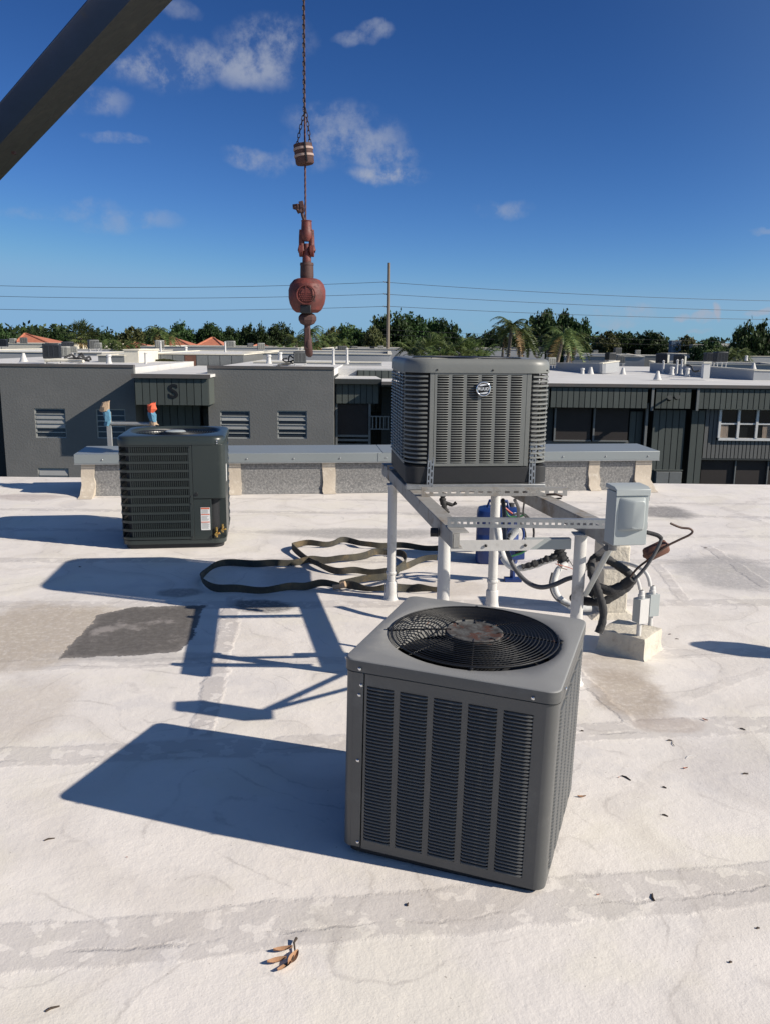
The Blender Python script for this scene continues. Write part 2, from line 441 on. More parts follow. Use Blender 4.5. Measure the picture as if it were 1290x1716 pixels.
# ------------------------------------------------------------------ our roof
def roof_material():
    m = bpy.data.materials.new('coated_roof_membrane'); m.use_nodes = True
    nt = m.node_tree; g = G(nt); b = nt.nodes['Principled BSDF']
    co = g.n('ShaderNodeTexCoord').outputs['Object']
    w1 = g.vm('SCALE', g.vm('SUBTRACT', g.noise(co, 2.2, 4, .6, col=True), (.5, .5, .5)), scale=.10)
    w2 = g.vm('SCALE', g.vm('SUBTRACT', g.noise(co, 16, 6, .65, col=True), (.5, .5, .5)), scale=.05)
    p = g.vm('ADD', g.vm('ADD', co, w1), w2)
    sep = g.n('ShaderNodeSeparateXYZ'); g.put(sep.inputs[0], p)
    X, Y = sep.outputs[0], sep.outputs[1]

    def line(a, b_, hw, soft=.02, t0=None, t1=None):
        tx, ty = b_[0] - a[0], b_[1] - a[1]; L = math.hypot(tx, ty); tx /= L; ty /= L
        nx, ny = -ty, tx
        c = a[0] * nx + a[1] * ny
        d = g.m('SUBTRACT', g.m('ADD', g.m('MULTIPLY', X, nx), g.m('MULTIPLY', Y, ny)), c)
        ad = g.m('ABSOLUTE', d)
        mk = g.ramp(ad, hw + soft, hw - soft)
        if t0 is not None:
            t = g.m('SUBTRACT', g.m('ADD', g.m('MULTIPLY', X, tx), g.m('MULTIPLY', Y, ty)), a[0] * tx + a[1] * ty)
            mk = g.m('MULTIPLY', mk, g.m('MULTIPLY', g.ramp(t, t0 - .03, t0 + .03), g.ramp(t, t1 + .03, t1 - .03)))
        return mk, d

    def blob(px, py, hw, hh, ang=0, lo=1.2, hi=.7):
        c = gz(px, py); r = gz(px + hw, py); f = gz(px, py - hh)
        rx = abs(r[0] - c[0]); ry = abs(f[1] - c[1])
        dx = g.m('DIVIDE', g.m('SUBTRACT', X, float(c[0])), rx); dy = g.m('DIVIDE', g.m('SUBTRACT', Y, float(c[1])), ry)
        r2 = g.m('SQRT', g.m('ADD', g.m('MULTIPLY', dx, dx), g.m('MULTIPLY', dy, dy)))
        return g.ramp(g.m('ADD', r2, g.m('MULTIPLY', g.m('SUBTRACT', n_mid, .5), 1.0)), lo, hi)

    n_big = g.noise(co, .7, 4, .55)
    n_mid = g.noise(co, 3.2, 6, .65)
    n_fine = g.noise(co, 30, 5, .7)
    n_dots = g.noise(co, 13, 3, .5)
    base = g.mix(g.ramp(n_big, .35, .7), (.77, .72, .665), (.715, .67, .625))
    base = g.mix(g.m('MULTIPLY', g.ramp(n_mid, .45, .78), .4), base, (.56, .535, .515))
    base = g.mix(g.m('MULTIPLY', g.ramp(n_fine, .55, .8), .25), base, (.54, .52, .50))
    hue = g.noise(g.vm('ADD', co, (7.3, 2.1, 0)), 1.6, 5, .6)
    base = g.mix(g.m('MULTIPLY', g.ramp(hue, .50, .62), .55), base, (.735, .69, .60))
    base = g.mix(g.m('MULTIPLY', g.ramp(hue, .45, .36), .5), base, (.62, .59, .575))
    grime = g.noise(g.vm('ADD', p, (3.1, 9.4, 0)), 5.5, 8, .72)
    base = g.mix(g.m('MULTIPLY', g.ramp(grime, .60, .72), .3), base, (.44, .41, .38))
    # lap seams running across
    a0, b0 = gz(0, 1592), gz(1290, 1476)
    dirx, diry = b0[0] - a0[0], b0[1] - a0[1]
    seams = None; ridge = None
    for (py, w, k, sl) in ((1534, .105, .42, 1), (1242, .085, .40, .8), (1104, .07, .33, .5), (1012, .075, .4, .3), (940, .07, .42, .2), (893, .06, .3, 0), (860, .06, .45, 0), (838, .05, .35, 0)):
        c = gz(645, py)
        mk, d = line((c[0], c[1]), (c[0] + dirx, c[1] + diry * sl), w, .012)
        mk = g.m('MULTIPLY', mk, k)
        rd = g.ramp(g.m('ABSOLUTE', g.m('ADD', d, .3 * w)), .012, .0)
        seams = mk if seams is None else g.m('MAXIMUM', seams, mk)
        ridge = rd if ridge is None else g.m('MAXIMUM', ridge, rd)
    for (ax, ay, bx, by, w, k) in ((395, 1000, 338, 1235, .055, .55), (1185, 915, 1290, 985, .05, .5), (1115, 1180, 1290, 1120, .03, .2), (1200, 845, 1290, 880, .05, .2), (960, 1120, 1060, 1215, .03, .55), (1095, 940, 1150, 1010, .04, .35)):
        A, B = gz(ax, ay), gz(bx, by)
        mk, d = line(A, B, w, .012, 0, math.hypot(B[0] - A[0], B[1] - A[1]))
        seams = g.m('MAXIMUM', seams, g.m('MULTIPLY', mk, k))
    spots = g.ramp(n_dots, .555, .585)
    seams_c = g.m('MULTIPLY', seams, g.m('SUBTRACT', 1.0, g.m('MULTIPLY', spots, .9)))
    col = g.mix(seams_c, base, (.43, .40, .385))
    rm = g.m('MULTIPLY', g.m('MULTIPLY', ridge, seams), g.ramp(n_mid, .42, .58))
    col = g.mix(g.m('MULTIPLY', rm, .55), col, (.22, .20, .19))
    # dried puddle outlines
    iso = g.noise(g.vm('ADD', co, w2), 1.15, 1.5, .4)
    for lv in (.40, .47, .545, .63):
        ln = g.ramp(g.m('ABSOLUTE', g.m('SUBTRACT', iso, lv)), .0055, .0)
        ln = g.m('MULTIPLY', ln, g.ramp(n_mid, .40, .66))
        col = g.mix(g.m('MULTIPLY', ln, .42), col, (.36, .33, .31))
    wash = g.ramp(g.m('ABSOLUTE', g.m('SUBTRACT', iso, .56)), .05, .0)
    col = g.mix(g.m('MULTIPLY', wash, .16), col, (.42, .37, .31))
    # stains with a shape of their own
    for (px, py, hw, hh, c, k) in ((40, 1062, 185, 50, (.42, .36, .29), .85), (1050, 1160, 62, 40, (.34, .27, .20), .65), (1030, 1120, 60, 26, (.40, .34, .28), .6), (1225, 958, 95, 30, (.36, .345, .335), .75),
                                   (1115, 858, 45, 11, (.20, .19, .185), .85), (850, 860, 150, 13, (.27, .255, .245), .8), (600, 893, 150, 9, (.33, .315, .30), .75),
                                   (440, 1014, 55, 11, (.14, .135, .13), .9), (40, 833, 60, 6, (.42, .36, .33), .6), (300, 993, 40, 8, (.22, .21, .20), .7), (30, 1190, 90, 60, (.50, .44, .37), .5),
                                   (1250, 1290, 120, 60, (.52, .49, .48), .4), (1120, 1215, 60, 12, (.42, .35, .30), .55), (230, 1100, 160, 9, (.40, .38, .36), .5), (760, 985, 60, 14, (.5, .44, .38), .5), (500, 960, 60, 25, (.45, .42, .39), .5)):
        mk = g.m('MULTIPLY', blob(px, py, hw, hh), k)
        mk = g.m('MULTIPLY', mk, g.ramp(n_fine, .30, .55, .55, 1.0))
        col = g.mix(mk, col, (*c, 1))
    # bare asphalt where the coating has torn away
    PP = [Vector(gz(*q)[:2]) for q in ((95, 1104), (164, 1030), (222, 1017), (348, 1013), (318, 1078), (298, 1092), (205, 1099))]
    cen = sum(PP, Vector((0, 0))) / len(PP); pm = None
    w3 = g.vm('ADD', p, g.vm('SCALE', g.vm('SUBTRACT', g.noise(co, 40, 5, .7, col=True), (.5, .5, .5)), scale=.05))
    s3 = g.n('ShaderNodeSeparateXYZ'); g.put(s3.inputs[0], w3)
    for i in range(len(PP)):
        a_, b_ = PP[i], PP[(i + 1) % len(PP)]; d_ = (b_ - a_).normalized(); n_ = Vector((-d_.y, d_.x))
        if (cen - a_).dot(n_) < 0: n_ = -n_
        dd = g.m('SUBTRACT', g.m('ADD', g.m('MULTIPLY', s3.outputs[0], n_.x), g.m('MULTIPLY', s3.outputs[1], n_.y)), a_.dot(n_))
        pm = dd if pm is None else g.m('MINIMUM', pm, dd)
    pmask = g.ramp(pm, -.004, .010)
    pc = g.mix(g.ramp(n_fine, .35, .7), (.115, .105, .096), (.16, .148, .136))
    pc = g.mix(g.m('MULTIPLY', g.ramp(n_mid, .52, .66), .75), pc, (.33, .30, .28))
    pc = g.mix(g.m('MULTIPLY', g.ramp(g.m('ADD', pm, g.m('MULTIPLY', n_mid, .2)), .16, .08), .5), pc, (.28, .255, .235))
    col = g.mix(pmask, col, pc)
    speck = g.ramp(g.noise(co, 75, 2, .5), .72, .76)
    col = g.mix(g.m('MULTIPLY', speck, .45), col, (.16, .13, .11))
    g.put(b.inputs['Base Color'], col)
    b.inputs['Roughness'].default_value = .72
    b.inputs['Specular IOR Level'].default_value = .3
    h = g.m('ADD', g.m('MULTIPLY', seams, .9), g.m('MULTIPLY', n_mid, 1.4))
    h = g.m('ADD', h, g.m('MULTIPLY', n_fine, .20))
    h = g.m('ADD', h, g.m('MULTIPLY', g.noise(co, 150, 3, .6), .12))
    h = g.m('SUBTRACT', h, g.m('MULTIPLY', rm, .9))
    h = g.m('SUBTRACT', h, g.m('MULTIPLY', pmask, .6))
    bn = g.n('ShaderNodeBump'); bn.inputs['Distance'].default_value = .006; bn.inputs['Strength'].default_value = 1
    g.put(bn.inputs['Height'], h); g.put(b.inputs['Normal'], bn.outputs[0])
    return m


M_ROOF = roof_material()
EDGE_Y = 10.42
# gently uneven membrane
NX, NY = 90, 70
mb = MB()
xs = np.linspace(-13, 13, NX); ys = np.linspace(-5, EDGE_Y, NY)
for y in ys:
    for x in xs:
        z = .0015 * math.sin(1.7 * x + .6 * y) * math.sin(2.1 * y + .4 * x) - .0015
        mb.v.append((float(x), float(y), z))
for j in range(NY - 1):
    for i in range(NX - 1):
        a = j * NX + i
        mb.f.append((a, a + 1, a + NX + 1, a + NX))
roof = mb.build('roof', M_ROOF, smooth=60)
roof['kind'] = 'structure'
MB().box(-13, 13, -5, EDGE_Y - .02, -6.2, -.03).build('wall', M_STUCCO, roof)
MB().box(-13, 13, EDGE_Y - .019, EDGE_Y + .03, -.22, -.008).build('roof_edge_strip', M_RUSTEDGE, roof)


def sheet(name, pix, mat, z=.0025, amp=.05, parent=None, n=4):
    P = [Vector(gz(*q)[:2]) for q in pix]
    rr = random.Random(int(sum(q[0] for q in pix)))
    for lev in range(n):
        Q = []
        for i in range(len(P)):
            a, b = P[i], P[(i + 1) % len(P)]; d = b - a
            nrm = Vector((-d.y, d.x)).normalized() if d.length > 0 else Vector((0, 0))
            Q += [a, (a + b) / 2 + nrm * rr.uniform(-1, 1) * min(amp * d.length, .03)]
        P = Q
    me = MB().prism([tuple(p) for p in P], z - .01, z)
    return me.build(name, mat, parent)


M_PATCH = paint('exposed_asphalt_patch', (.085, .083, .08), .85, col2=(.12, .117, .112), scale=5, amt=1, dirt=(.27, .25, .235), dscale=4.5, dlo=.53, dhi=.68, bump=.003, bscale=70)
None and sheet('dark_patch', [(95, 1103), (128, 1066), (165, 1032), (222, 1020), (280, 1016), (345, 1014), (334, 1045), (318, 1078), (300, 1092), (205, 1098)], M_PATCH, parent=roof)

# ------------------------------------------------------------------ raised curb at the roof edge
cl, cr = gz(137, 830), gz(1090, 819)
CA = Vector((cl[0], cl[1], 0)); CB = Vector((cr[0], cr[1], 0))
cdir = (CB - CA).normalized(); clen = (CB - CA).length
curb = thing('parapet_curb', 'low raised curb with grey metal coping along the far edge of the white roof', 'parapet', CA, (0, 0, math.atan2(cdir.y, cdir.x)))
M_GRAN = paint('granulated_cap_sheet', (.25, .245, .235), .95, col2=(.14, .14, .14), scale=38, amt=1, dirt=(.34, .325, .31), dscale=48, dlo=.5, dhi=.66, bump=.004, bscale=120)
M_TANB = paint('tan_sealant_band', (.52, .45, .36), .85, col2=(.42, .36, .29), scale=5, dirt=(.62, .56, .47), dscale=14, dlo=.5, dhi=.7, bump=.004, bscale=40)
M_COPT = paint('coping_metal', (.25, .275, .28), .42, metal=.15, col2=(.21, .235, .24), scale=1.2)
CHT, CDP = .46, .55


def flare(x0, x1, mat, name, wob=0.0, proud=.0, foot=.10):
    prof = [(-.03 - foot, .001), (-.03 - foot * .6, .012 + proud), (-foot * .45 - proud, .05), (-foot * .12 - proud, .12), (-proud, .20), (-proud, .345)]
    rr = random.Random(int(x0 * 100)); m = MB()
    rings = []
    for (y, z) in prof:
        w = rr.uniform(-wob, wob)
        rings.append([(x0 + w, y, z), (x1 + w + rr.uniform(-wob, wob), y, z), (x1 + w, .04, z), (x0 + w, .04, z)])
    m.loft(rings, True, True)
    return m.build(name, mat, curb, smooth=40)


MB().box(.03, clen - .03, .035, CDP, -.01, .40).build('core', M_STUCCO, curb)
bands = [(137, 160), (382, 405), (541, 562), (770, 790), (985, 1003), (1062, 1089)]


def curb_x(px):
    # intersect view ray with the curb face plane at mid height
    d = FW + RT * (px - CW / 2) / F_PX + UP * (CH / 2 - 800) / F_PX
    nrm = np.array([-cdir.y, cdir.x, 0]); o = np.array([CA.x, CA.y, 0]) - CAM
    t = (o @ nrm) / (d @ nrm); p = CAM + d * t
    return float((p[0] - CA.x) * cdir.x + (p[1] - CA.y) * cdir.y)


bx = [(max(curb_x(a), 0), min(curb_x(b), clen)) for a, b in bands]
for i, (a, b) in enumerate(bx):
    flare(a, b, M_TANB, 'sealant_band', .008, .012, .22 if i in (0, len(bx) - 1) else .08)
for i in range(len(bx) - 1):
    flare(bx[i][1] - .02, bx[i + 1][0] + .02, M_GRAN, 'face_panel', 0, 0, .03)
# coping made of lengths of bent metal with overlapping joints
joints = [-.05, curb_x(190) , curb_x(633), curb_x(860), clen + .06]
joints = [-.05, curb_x(640), clen + .06]
for i in range(len(joints) - 1):
    a, b = joints[i] + (.004 if i else 0), joints[i + 1]
    MB().prism([(-.045, -.105), (-.045, 0), (CDP + .06, .012), (CDP + .06, -.09), (CDP + .05, -.09), (CDP + .05, 0), (-.035, -.012), (-.035, -.105)], 0, b - a,
               T(a, 0, CHT) @ Matrix(((0, 0, 1, 0), (1, 0, 0, 0), (0, 1, 0, 0), (0, 0, 0, 1)))).build('coping', M_COPT, curb, bevel=.004)
MB().box(joints[1] - .05, joints[1] + .05, -.049, -.045, CHT - .10, CHT - .003).build('coping_joint_cover', M_COPT, curb)
scr = MB().lathe([(.009, 0), (.009, .004), (.004, .008)], 8, cap1=True).mesh('coping_screw', M_GALV)
for k in range(20):
    x = .25 + k * .52
    if x < clen: put('coping_screw', scr, curb, T(x, -.047, CHT - .06) @ Matrix.Rotation(R_(90), 4, 'X'))
drip = MB()
drip.box(-.05, clen + .06, -.052, -.046, CHT - .112, CHT - .103)
drip.build('drip_edge', M_GALV, curb)

# ------------------------------------------------------------------ louvre helpers
def slat_mesh(name, w, h, out, mat, open_down=True):
    xs_ = [-w / 2, -w / 2 + min(.008, w * .18), w / 2 - min(.008, w * .18), w / 2]
    k = [0, 1, 1, 0]
    prof = [(0, h * .5), (.55, h * .36), (.95, h * .02), (1.0, -h * .45)]
    rings = []
    for (o, z) in prof:
        rings.append([(x, -o * out * kk, z) for x, kk in zip(xs_, k)])
    m = MB().loft(rings, closed=False)
    return m.mesh(name, mat, 60)


def louvre_wall(parent, M, cols, z0, z1, n, mat, x0, x1, zb, zt, thick=.004, individual=True, out=.007, fill=.72, name='louver'):
    """panel from x0..x1, zb..zt with columns of louvres; M places the panel frame (x along, -y outward)"""
    m = MB()
    m.box(x0, x1, 0, thick, z1, zt, M).box(x0, x1, 0, thick, zb, z0, M)
    e = [x0] + [c for ab in cols for c in ab] + [x1]
    for i in range(0, len(e), 2):
        if e[i + 1] - e[i] > 1e-4: m.box(e[i], e[i + 1], 0, thick, z0, z1, M)
    m.build('louver_panel', mat, parent)
    pitch = (z1 - z0) / n
    if individual:
        cache = {}
        for (a, b) in cols:
            w = round(b - a, 4)
            if w not in cache: cache[w] = slat_mesh(name, w, pitch * fill, out, mat)
            for k in range(n):
                put(name, cache[w], parent, M @ T((a + b) / 2, 0, z0 + (k + .5) * pitch))
    else:
        j = MB()
        for (a, b) in cols:
            w = b - a
            for k in range(n):
                zc = z0 + (k + .5) * pitch; h = pitch * fill
                j.loft([[(x, -o * out * kk, zc + z) for x, kk in zip([a, a + w * .1, b - w * .1, b], [0, 1, 1, 0])] for o, z in ((0, h * .5), (.8, h * .2), (1, -h * .45))], closed=False, M=M)
        j.build('louver_bank', mat, parent, kind='stuff')


def corner_post(parent, cx, cy, r, a0, z0, z1, mat, th=.004, name='corner_post', n=6):
    m = MB()
    outer = [(cx + r * math.cos(R_(a0 + 90 * k / n)), cy + r * math.sin(R_(a0 + 90 * k / n))) for k in range(n + 1)]
    inner = [(cx + (r - th) * math.cos(R_(a0 + 90 * k / n)), cy + (r - th) * math.sin(R_(a0 + 90 * k / n))) for k in range(n, -1, -1)]
    m.prism(outer + inner, z0, z1)
    return m.build(name, mat, parent, smooth=40)


screw_m = MB().lathe([(.006, 0), (.006, .002), (.003, .004)], 8, cap1=True).mesh('screw', M_CHROME)
screw_dk = MB().lathe([(.006, 0), (.006, .002), (.003, .004)], 8, cap1=True).mesh('screw', M_BLACK)


def ring_tube(R, r, z, n=48, m=6, M=None):
    mb = MB()
    rings = []
    for k in range(n):
        a = 2 * math.pi * k / n
        rings.append([((R + r * math.cos(2 * math.pi * j / m)) * math.cos(a), (R + r * math.cos(2 * math.pi * j / m)) * math.sin(a), z + r * math.sin(2 * math.pi * j / m)) for j in range(m)])
    rings.append(rings[0])
    mb.loft(rings, M=M)
    return mb


def fan_assembly(root, R, z, n_blades, blade_mat, hub_r=.09, depth=.12):
    fan = thing('fan', None, None); fan.parent = root; fan.location = (0, 0, z - depth)
    MB().lathe([(0.0, .03), (hub_r * .5, .03), (hub_r * .55, -.06), (0, -.06)], 16).build('fan_hub', M_BLACK, fan, smooth=40)
    bm_ = MB()
    rows = []
    for i in range(7):
        rr = hub_r * .5 + (R * .93 - hub_r * .5) * i / 6
        w0 = R_(-26 - 6 * i / 6); w1 = R_(24 + 12 * i / 6)
        rows.append([(rr * math.cos(a), rr * math.sin(a), .045 * (t - .5) + .01 * math.sin(t * 3.1)) for t in (0, .25, .5, .75, 1) for a in (w0 + (w1 - w0) * t,)])
    bm_.loft(rows, closed=False)
    me = bm_.mesh('blade', blade_mat, 60)
    for k in range(n_blades):
        put('blade', me, fan, Rz(2 * math.pi * k / n_blades + .5))
    return fan


# ------------------------------------------------------------------ front unit: old grey condenser standing on the roof
def front_unit():
    W, D, H = .682, .682, .702
    root = thing('condenser_unit', 'old grey condenser with a rusty fan cap standing on the white roof in front', 'air conditioner', (.299, 2.80, 0), (R_(1.07), R_(1.41), R_(-19.39)))
    r = .034; hx = W / 2; lid = .040
    MB().loft([[(x, y, z) for x, y in rrect(W - .03, D - .03, r)] for z in (.004, .03)], True, True).build('base_pan', M_DKBASE, root, smooth=40)
    MB().loft([[(x, y, z) for x, y in rrect(W - .034, D - .034, .03)] for z in (.03, H - .05)], False, False).build('coil', M_COIL, root, smooth=40)
    z0, z1 = .028, H - lid + .004
    for (cx, cy, a0) in ((hx - r, -hx + r, 270), (hx - r, hx - r, 0), (-hx + r, hx - r, 90), (-hx + r, -hx + r, 180)):
        corner_post(root, cx, cy, r, a0, z0, z1, M_GREY)
    # front face
    cols = [(-.262 + .1105 * k, -.262 + .1105 * k + .091) for k in range(5)]
    fr = T(0, -hx, 0)
    louvre_wall(root, fr, cols, .06, H - .085, 46, M_GREY, -.270, hx - r, z0, z1, fill=.50, out=.006)
    MB().box(-hx + r, -.274, -hx - .0025, -hx + .003, z0 + .004, z1 - .006).build('access_panel', M_GREY, root, bevel=.0012)
    sc = [(-hx + .06, -.0030, H - .085), (-.287, -.003, .35), (-hx + .06, -.003, .05), (-.287, -.003, H - .12)]
    for (x, y, z) in sc: put('screw', screw_m, root, T(x, -hx + y, z) @ Matrix.Rotation(R_(90), 4, 'X'))
    for (ang) in (90, 180, 270):
        c2 = [(-.272 + .1105 * k, -.272 + .1105 * k + .091) for k in range(5)]
        louvre_wall(root, Rz(R_(ang)) @ fr, c2, .06, H - .085, 46, M_GREY, -hx + r, hx - r, z0, z1, individual=False, fill=.55, out=.006)
    # lid with turned-down lip
    o = dens(rrect(W + .008, D + .008, .036, 6))
    def sc_(pts, k): return [(x * k, y * k) for x, y in pts]
    inner = circ_match(o, .300); i2 = circ_match(o, .292); i3 = circ_match(o, .286); i4 = circ_match(o, .284)
    m = MB()
    L = lambda pts, z: [(x, y, z) for x, y in pts]
    blend = [((a[0] * .45 + b[0] * .55), (a[1] * .45 + b[1] * .55)) for a, b in zip(o, inner)]
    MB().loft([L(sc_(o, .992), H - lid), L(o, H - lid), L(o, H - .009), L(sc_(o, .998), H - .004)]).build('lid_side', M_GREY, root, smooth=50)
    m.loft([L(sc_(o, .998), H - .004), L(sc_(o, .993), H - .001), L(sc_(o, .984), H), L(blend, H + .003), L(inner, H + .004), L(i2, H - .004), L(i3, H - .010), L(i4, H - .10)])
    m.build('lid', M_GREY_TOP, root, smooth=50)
    MB().loft([[(x, y, H - lid - .0035) for x, y in sc_(o, k)] for k in (.999, .985)] + [[(x, y, H - lid) for x, y in sc_(o, .985)]]).build('lid_lip', M_GREY, root, smooth=50)
    for (x, y, a) in ((-hx + .055, -hx - .007, 90), (hx - .075, -hx - .007, 90)):
        put('screw', screw_m, root, T(x, y, H - .028) @ Matrix.Rotation(R_(90), 4, 'X'))
    put('screw', screw_m, root, T(hx + .007, -hx + .10, H - .028) @ Matrix.Rotation(R_(90), 4, 'Y'))
    # wire guard
    dome = lambda rr: H + .006 + .022 * (1 - (rr / .285) ** 2)
    for k in range(15):
        rr = .112 + k * .0122
        ring_tube(rr, .0019, dome(rr)).build('guard_ring', M_RUSTWIRE if k % 4 == 1 else M_BLACK, root, smooth=60)
    ring_tube(.287, .003, H + .010).build('guard_rim', M_BLACK, root, smooth=60)
    for k in range(8):
        a = R_(45 * k + 12)
        path = [(rr * math.cos(a), rr * math.sin(a), dome(rr) - .004) for rr in (.08, .13, .19, .24, .283, .302)]
        MB().tube(path, .0032, 6).build('guard_spoke', M_RUSTWIRE, root, smooth=60)
        if k % 2 == 0:
            put('screw', screw_dk, root, T(.298 * math.cos(a), .298 * math.sin(a), H + .008))
    # rusty cap over the motor
    m = MB(); n = 40; rg = []
    for (rr, z) in ((.0, .0), (.05, 0), (.082, .001), (.088, .003), (.096, .0035), (.101, -.001), (.101, -.012)):
        rg.append([(rr * math.cos(2 * math.pi * k / n), rr * math.sin(2 * math.pi * k / n), H + .019 + z) for k in range(n)])
    m.loft(rg[::-1], M=None)
    m.build('motor_cap', M_RUSTY, root, smooth=40)
    MB().lathe([(.0, 0), (.07, 0), (.07, -.12), (0, -.12)], 20, T(0, 0, H - .0)).build('motor', M_BLACK, root, smooth=40)
    fan_assembly(root, .28, H + .02, 3, M_DKBASE)
    MB().lathe([(.30, H - .13), (0, H - .135)], 24).build('coil_floor', M_BLACK, root) if False else None
    return root


front_unit()

# ------------------------------------------------------------------ taupe unit on the stand
SY = R_(5.5)
def top_unit():
    W, D, H = .90, .93, .765
    yaw = R_(6.0)
    root = thing('condenser_unit', 'taupe louvered condenser with a round badge on its front, raised on the steel stand', 'air conditioner', (.489, 5.285, .897), (0, 0, yaw))
    root.scale = (.935, .935, .93)
    r = .125; hx, hy = W / 2, D / 2; zb, zl = .105, H - .085
    m = MB()
    base = rrect(W - .006, D - .006, .075)
    m.loft([[(x, y, z) for x, y in base] for z in (0, zb)], True, True)
    m.build('base_pan', M_DKBASE, root, smooth=40, bevel=.004)
    MB().loft([[(x, y, z) for x, y in rrect(W - .09, D - .09, .13)] for z in (zb, zl)], False, False).build('coil', M_COIL, root, smooth=40)
    # front panel, six louvre columns
    fr = T(0, -hy - .002, 0)
    cols = [(-.268 + .0905 * k, -.268 + .0905 * k + .070) for k in range(6)]
    louvre_wall(root, fr, cols, zb + .022, zl - .012, 36, M_TAUPE, -.283, .283, zb + .004, zl - .001, out=.004, fill=.33)
    for (x0, x1) in ((-.312, -.285), (.285, .312)):
        MB().box(x0, x1, -hy - .001, -hy + .01, zb + .003, zl - .002).build('trim_strip', M_TAUPE, root, bevel=.0015)
    # curved corner slats
    n = 20; pitch = (zl - zb - .02) / n
    def cs(cx, cy, a0):
        m = MB(); seg = 7
        rings = []
        for k in range(seg + 1):
            a = R_(a0 + 90 * k / seg)
            rings.append([(cx + q * math.cos(a), cy + q * math.sin(a), z) for q, z in ((r - .007, pitch * .24), (r + .002, pitch * .13), (r + .003, -pitch * .15), (r, -pitch * .21), (r - .003, -pitch * .1), (r - .008, pitch * .18))])
        return m.loft(rings, True, True).mesh('corner_slat', M_TAUPE, 60)
    for (cx, cy, a0) in ((hx - r, -hy + r, 270), (-hx + r, -hy + r, 180), (hx - r, hy - r, 0), (-hx + r, hy - r, 90)):
        me = cs(cx, cy, a0)
        for k in range(n):
            put('corner_slat', me, root, T(0, 0, zb + .012 + (k + .5) * pitch))
    for (ang, half) in ((90, hy), (270, hy), (180, hx)):
        L = half - r
        off = hx if ang != 180 else hy
        F = Rz(R_(ang)) @ T(0, -off, 0)
        nc = 5; w = 2 * L / nc
        c2 = [(-L + w * k + .010, -L + w * (k + 1) - .010) for k in range(nc)]
        louvre_wall(root, F, c2, zb + .022, zl - .012, 26, M_TAUPE, -L, L, zb + .004, zl - .001, individual=False, fill=.5, out=.012)
    # lid, heavily rounded
    o = dens(rrect(W + .016, D + .016, .15, 8))
    def sc_(k, z): return [(x * k, y * k, z) for x, y in o]
    inner = [(x, y, H - .004) for x, y in circ_match(o, .36)]
    i2 = [(x, y, H - .05) for x, y in circ_match(o, .35)]
    MB().loft([sc_(.985, zl), sc_(1, zl), sc_(1, zl + .004), sc_(1, zl + .045), sc_(.992, zl + .064), sc_(.972, zl + .078), sc_(.94, H), inner, i2]).build('lid', M_TAUPE, root, smooth=50)
    for k in range(13):
        ring_tube(.12 + .019 * k, .0025, H + .002).build('guard_ring', M_BLACK, root, smooth=60)
    for k in range(6):
        a = R_(60 * k)
        MB().tube([(.05 * math.cos(a), .05 * math.sin(a), H), (.36 * math.cos(a), .36 * math.sin(a), H - .002)], .003, 6).build('guard_spoke', M_BLACK, root)
    MB().lathe([(0, .006), (.12, .004), (.125, -.01)], 24, T(0, 0, H)).build('motor_cap', M_BLACK, root, smooth=40)
    fan_assembly(root, .34, H, 3, M_DKBASE)
    for x in (-.27, .07, .405):
        put('screw', screw_dk, root, T(x, -hy - .009, zl + .018) @ Matrix.Rotation(R_(90), 4, 'X'))
    # round badge
    bd = MB().lathe([(0, .010), (.036, .010), (.038, .006)], 32).build('badge', M_EMBLK, root, smooth=40)
    bx_, bz_ = .012, .585
    bd.matrix_local = T(bx_, -hy - .012, bz_) @ Matrix.Rotation(R_(90), 4, 'X')
    bd.name = 'badge'
    ring_tube(.041, .0055, .007, 32, 8).build('badge_ring', M_CHROME, bd, smooth=60)
    for s, zc in ((1, .0), (-1, .0)):
        # pale swooshes above and below the lettering
        pts = []
        for k in range(9):
            x = -.026 + .052 * k / 8
            pts.append((x, s * (.0225 + .008 * math.cos(x / .026 * 1.4) )))
        for k in range(8, -1, -1):
            x = -.026 + .052 * k / 8
            pts.append((x, s * (.0205 + .0035 * math.sin(x / .026 * 1.6 * s))))
        if s < 0: pts = pts[::-1]
        MB().prism(pts, .0098, .0112).build('badge_swoosh', M_LTEXT, bd)
    tx = text_mesh('RUUD', .0250, .0012, M_LTEXT, 1.0, offset=.0006)
    t = put('badge_lettering', tx, bd, T(0, 0, .0105))
    return root


def text_mesh(body, size, extrude, mat, xs=1.0, shear=0, offset=0.0):
    cu = bpy.data.curves.new('lettering', 'FONT')
    cu.body = body; cu.size = size; cu.extrude = extrude; cu.align_x = 'CENTER'; cu.align_y = 'CENTER'; cu.offset = offset; cu.shear = shear
    cu.resolution_u = 4
    o = bpy.data.objects.new('lettering_tmp', cu)
    COL.objects.link(o)
    dg = bpy.context.evaluated_depsgraph_get()
    me = bpy.data.meshes.new_from_object(o.evaluated_get(dg))
    bpy.data.objects.remove(o, do_unlink=True)
    me.materials.clear(); me.materials.append(mat)
    if xs != 1.0:
        me.transform(Matrix.Diagonal((xs, 1, 1, 1)))
    return me


top_unit()

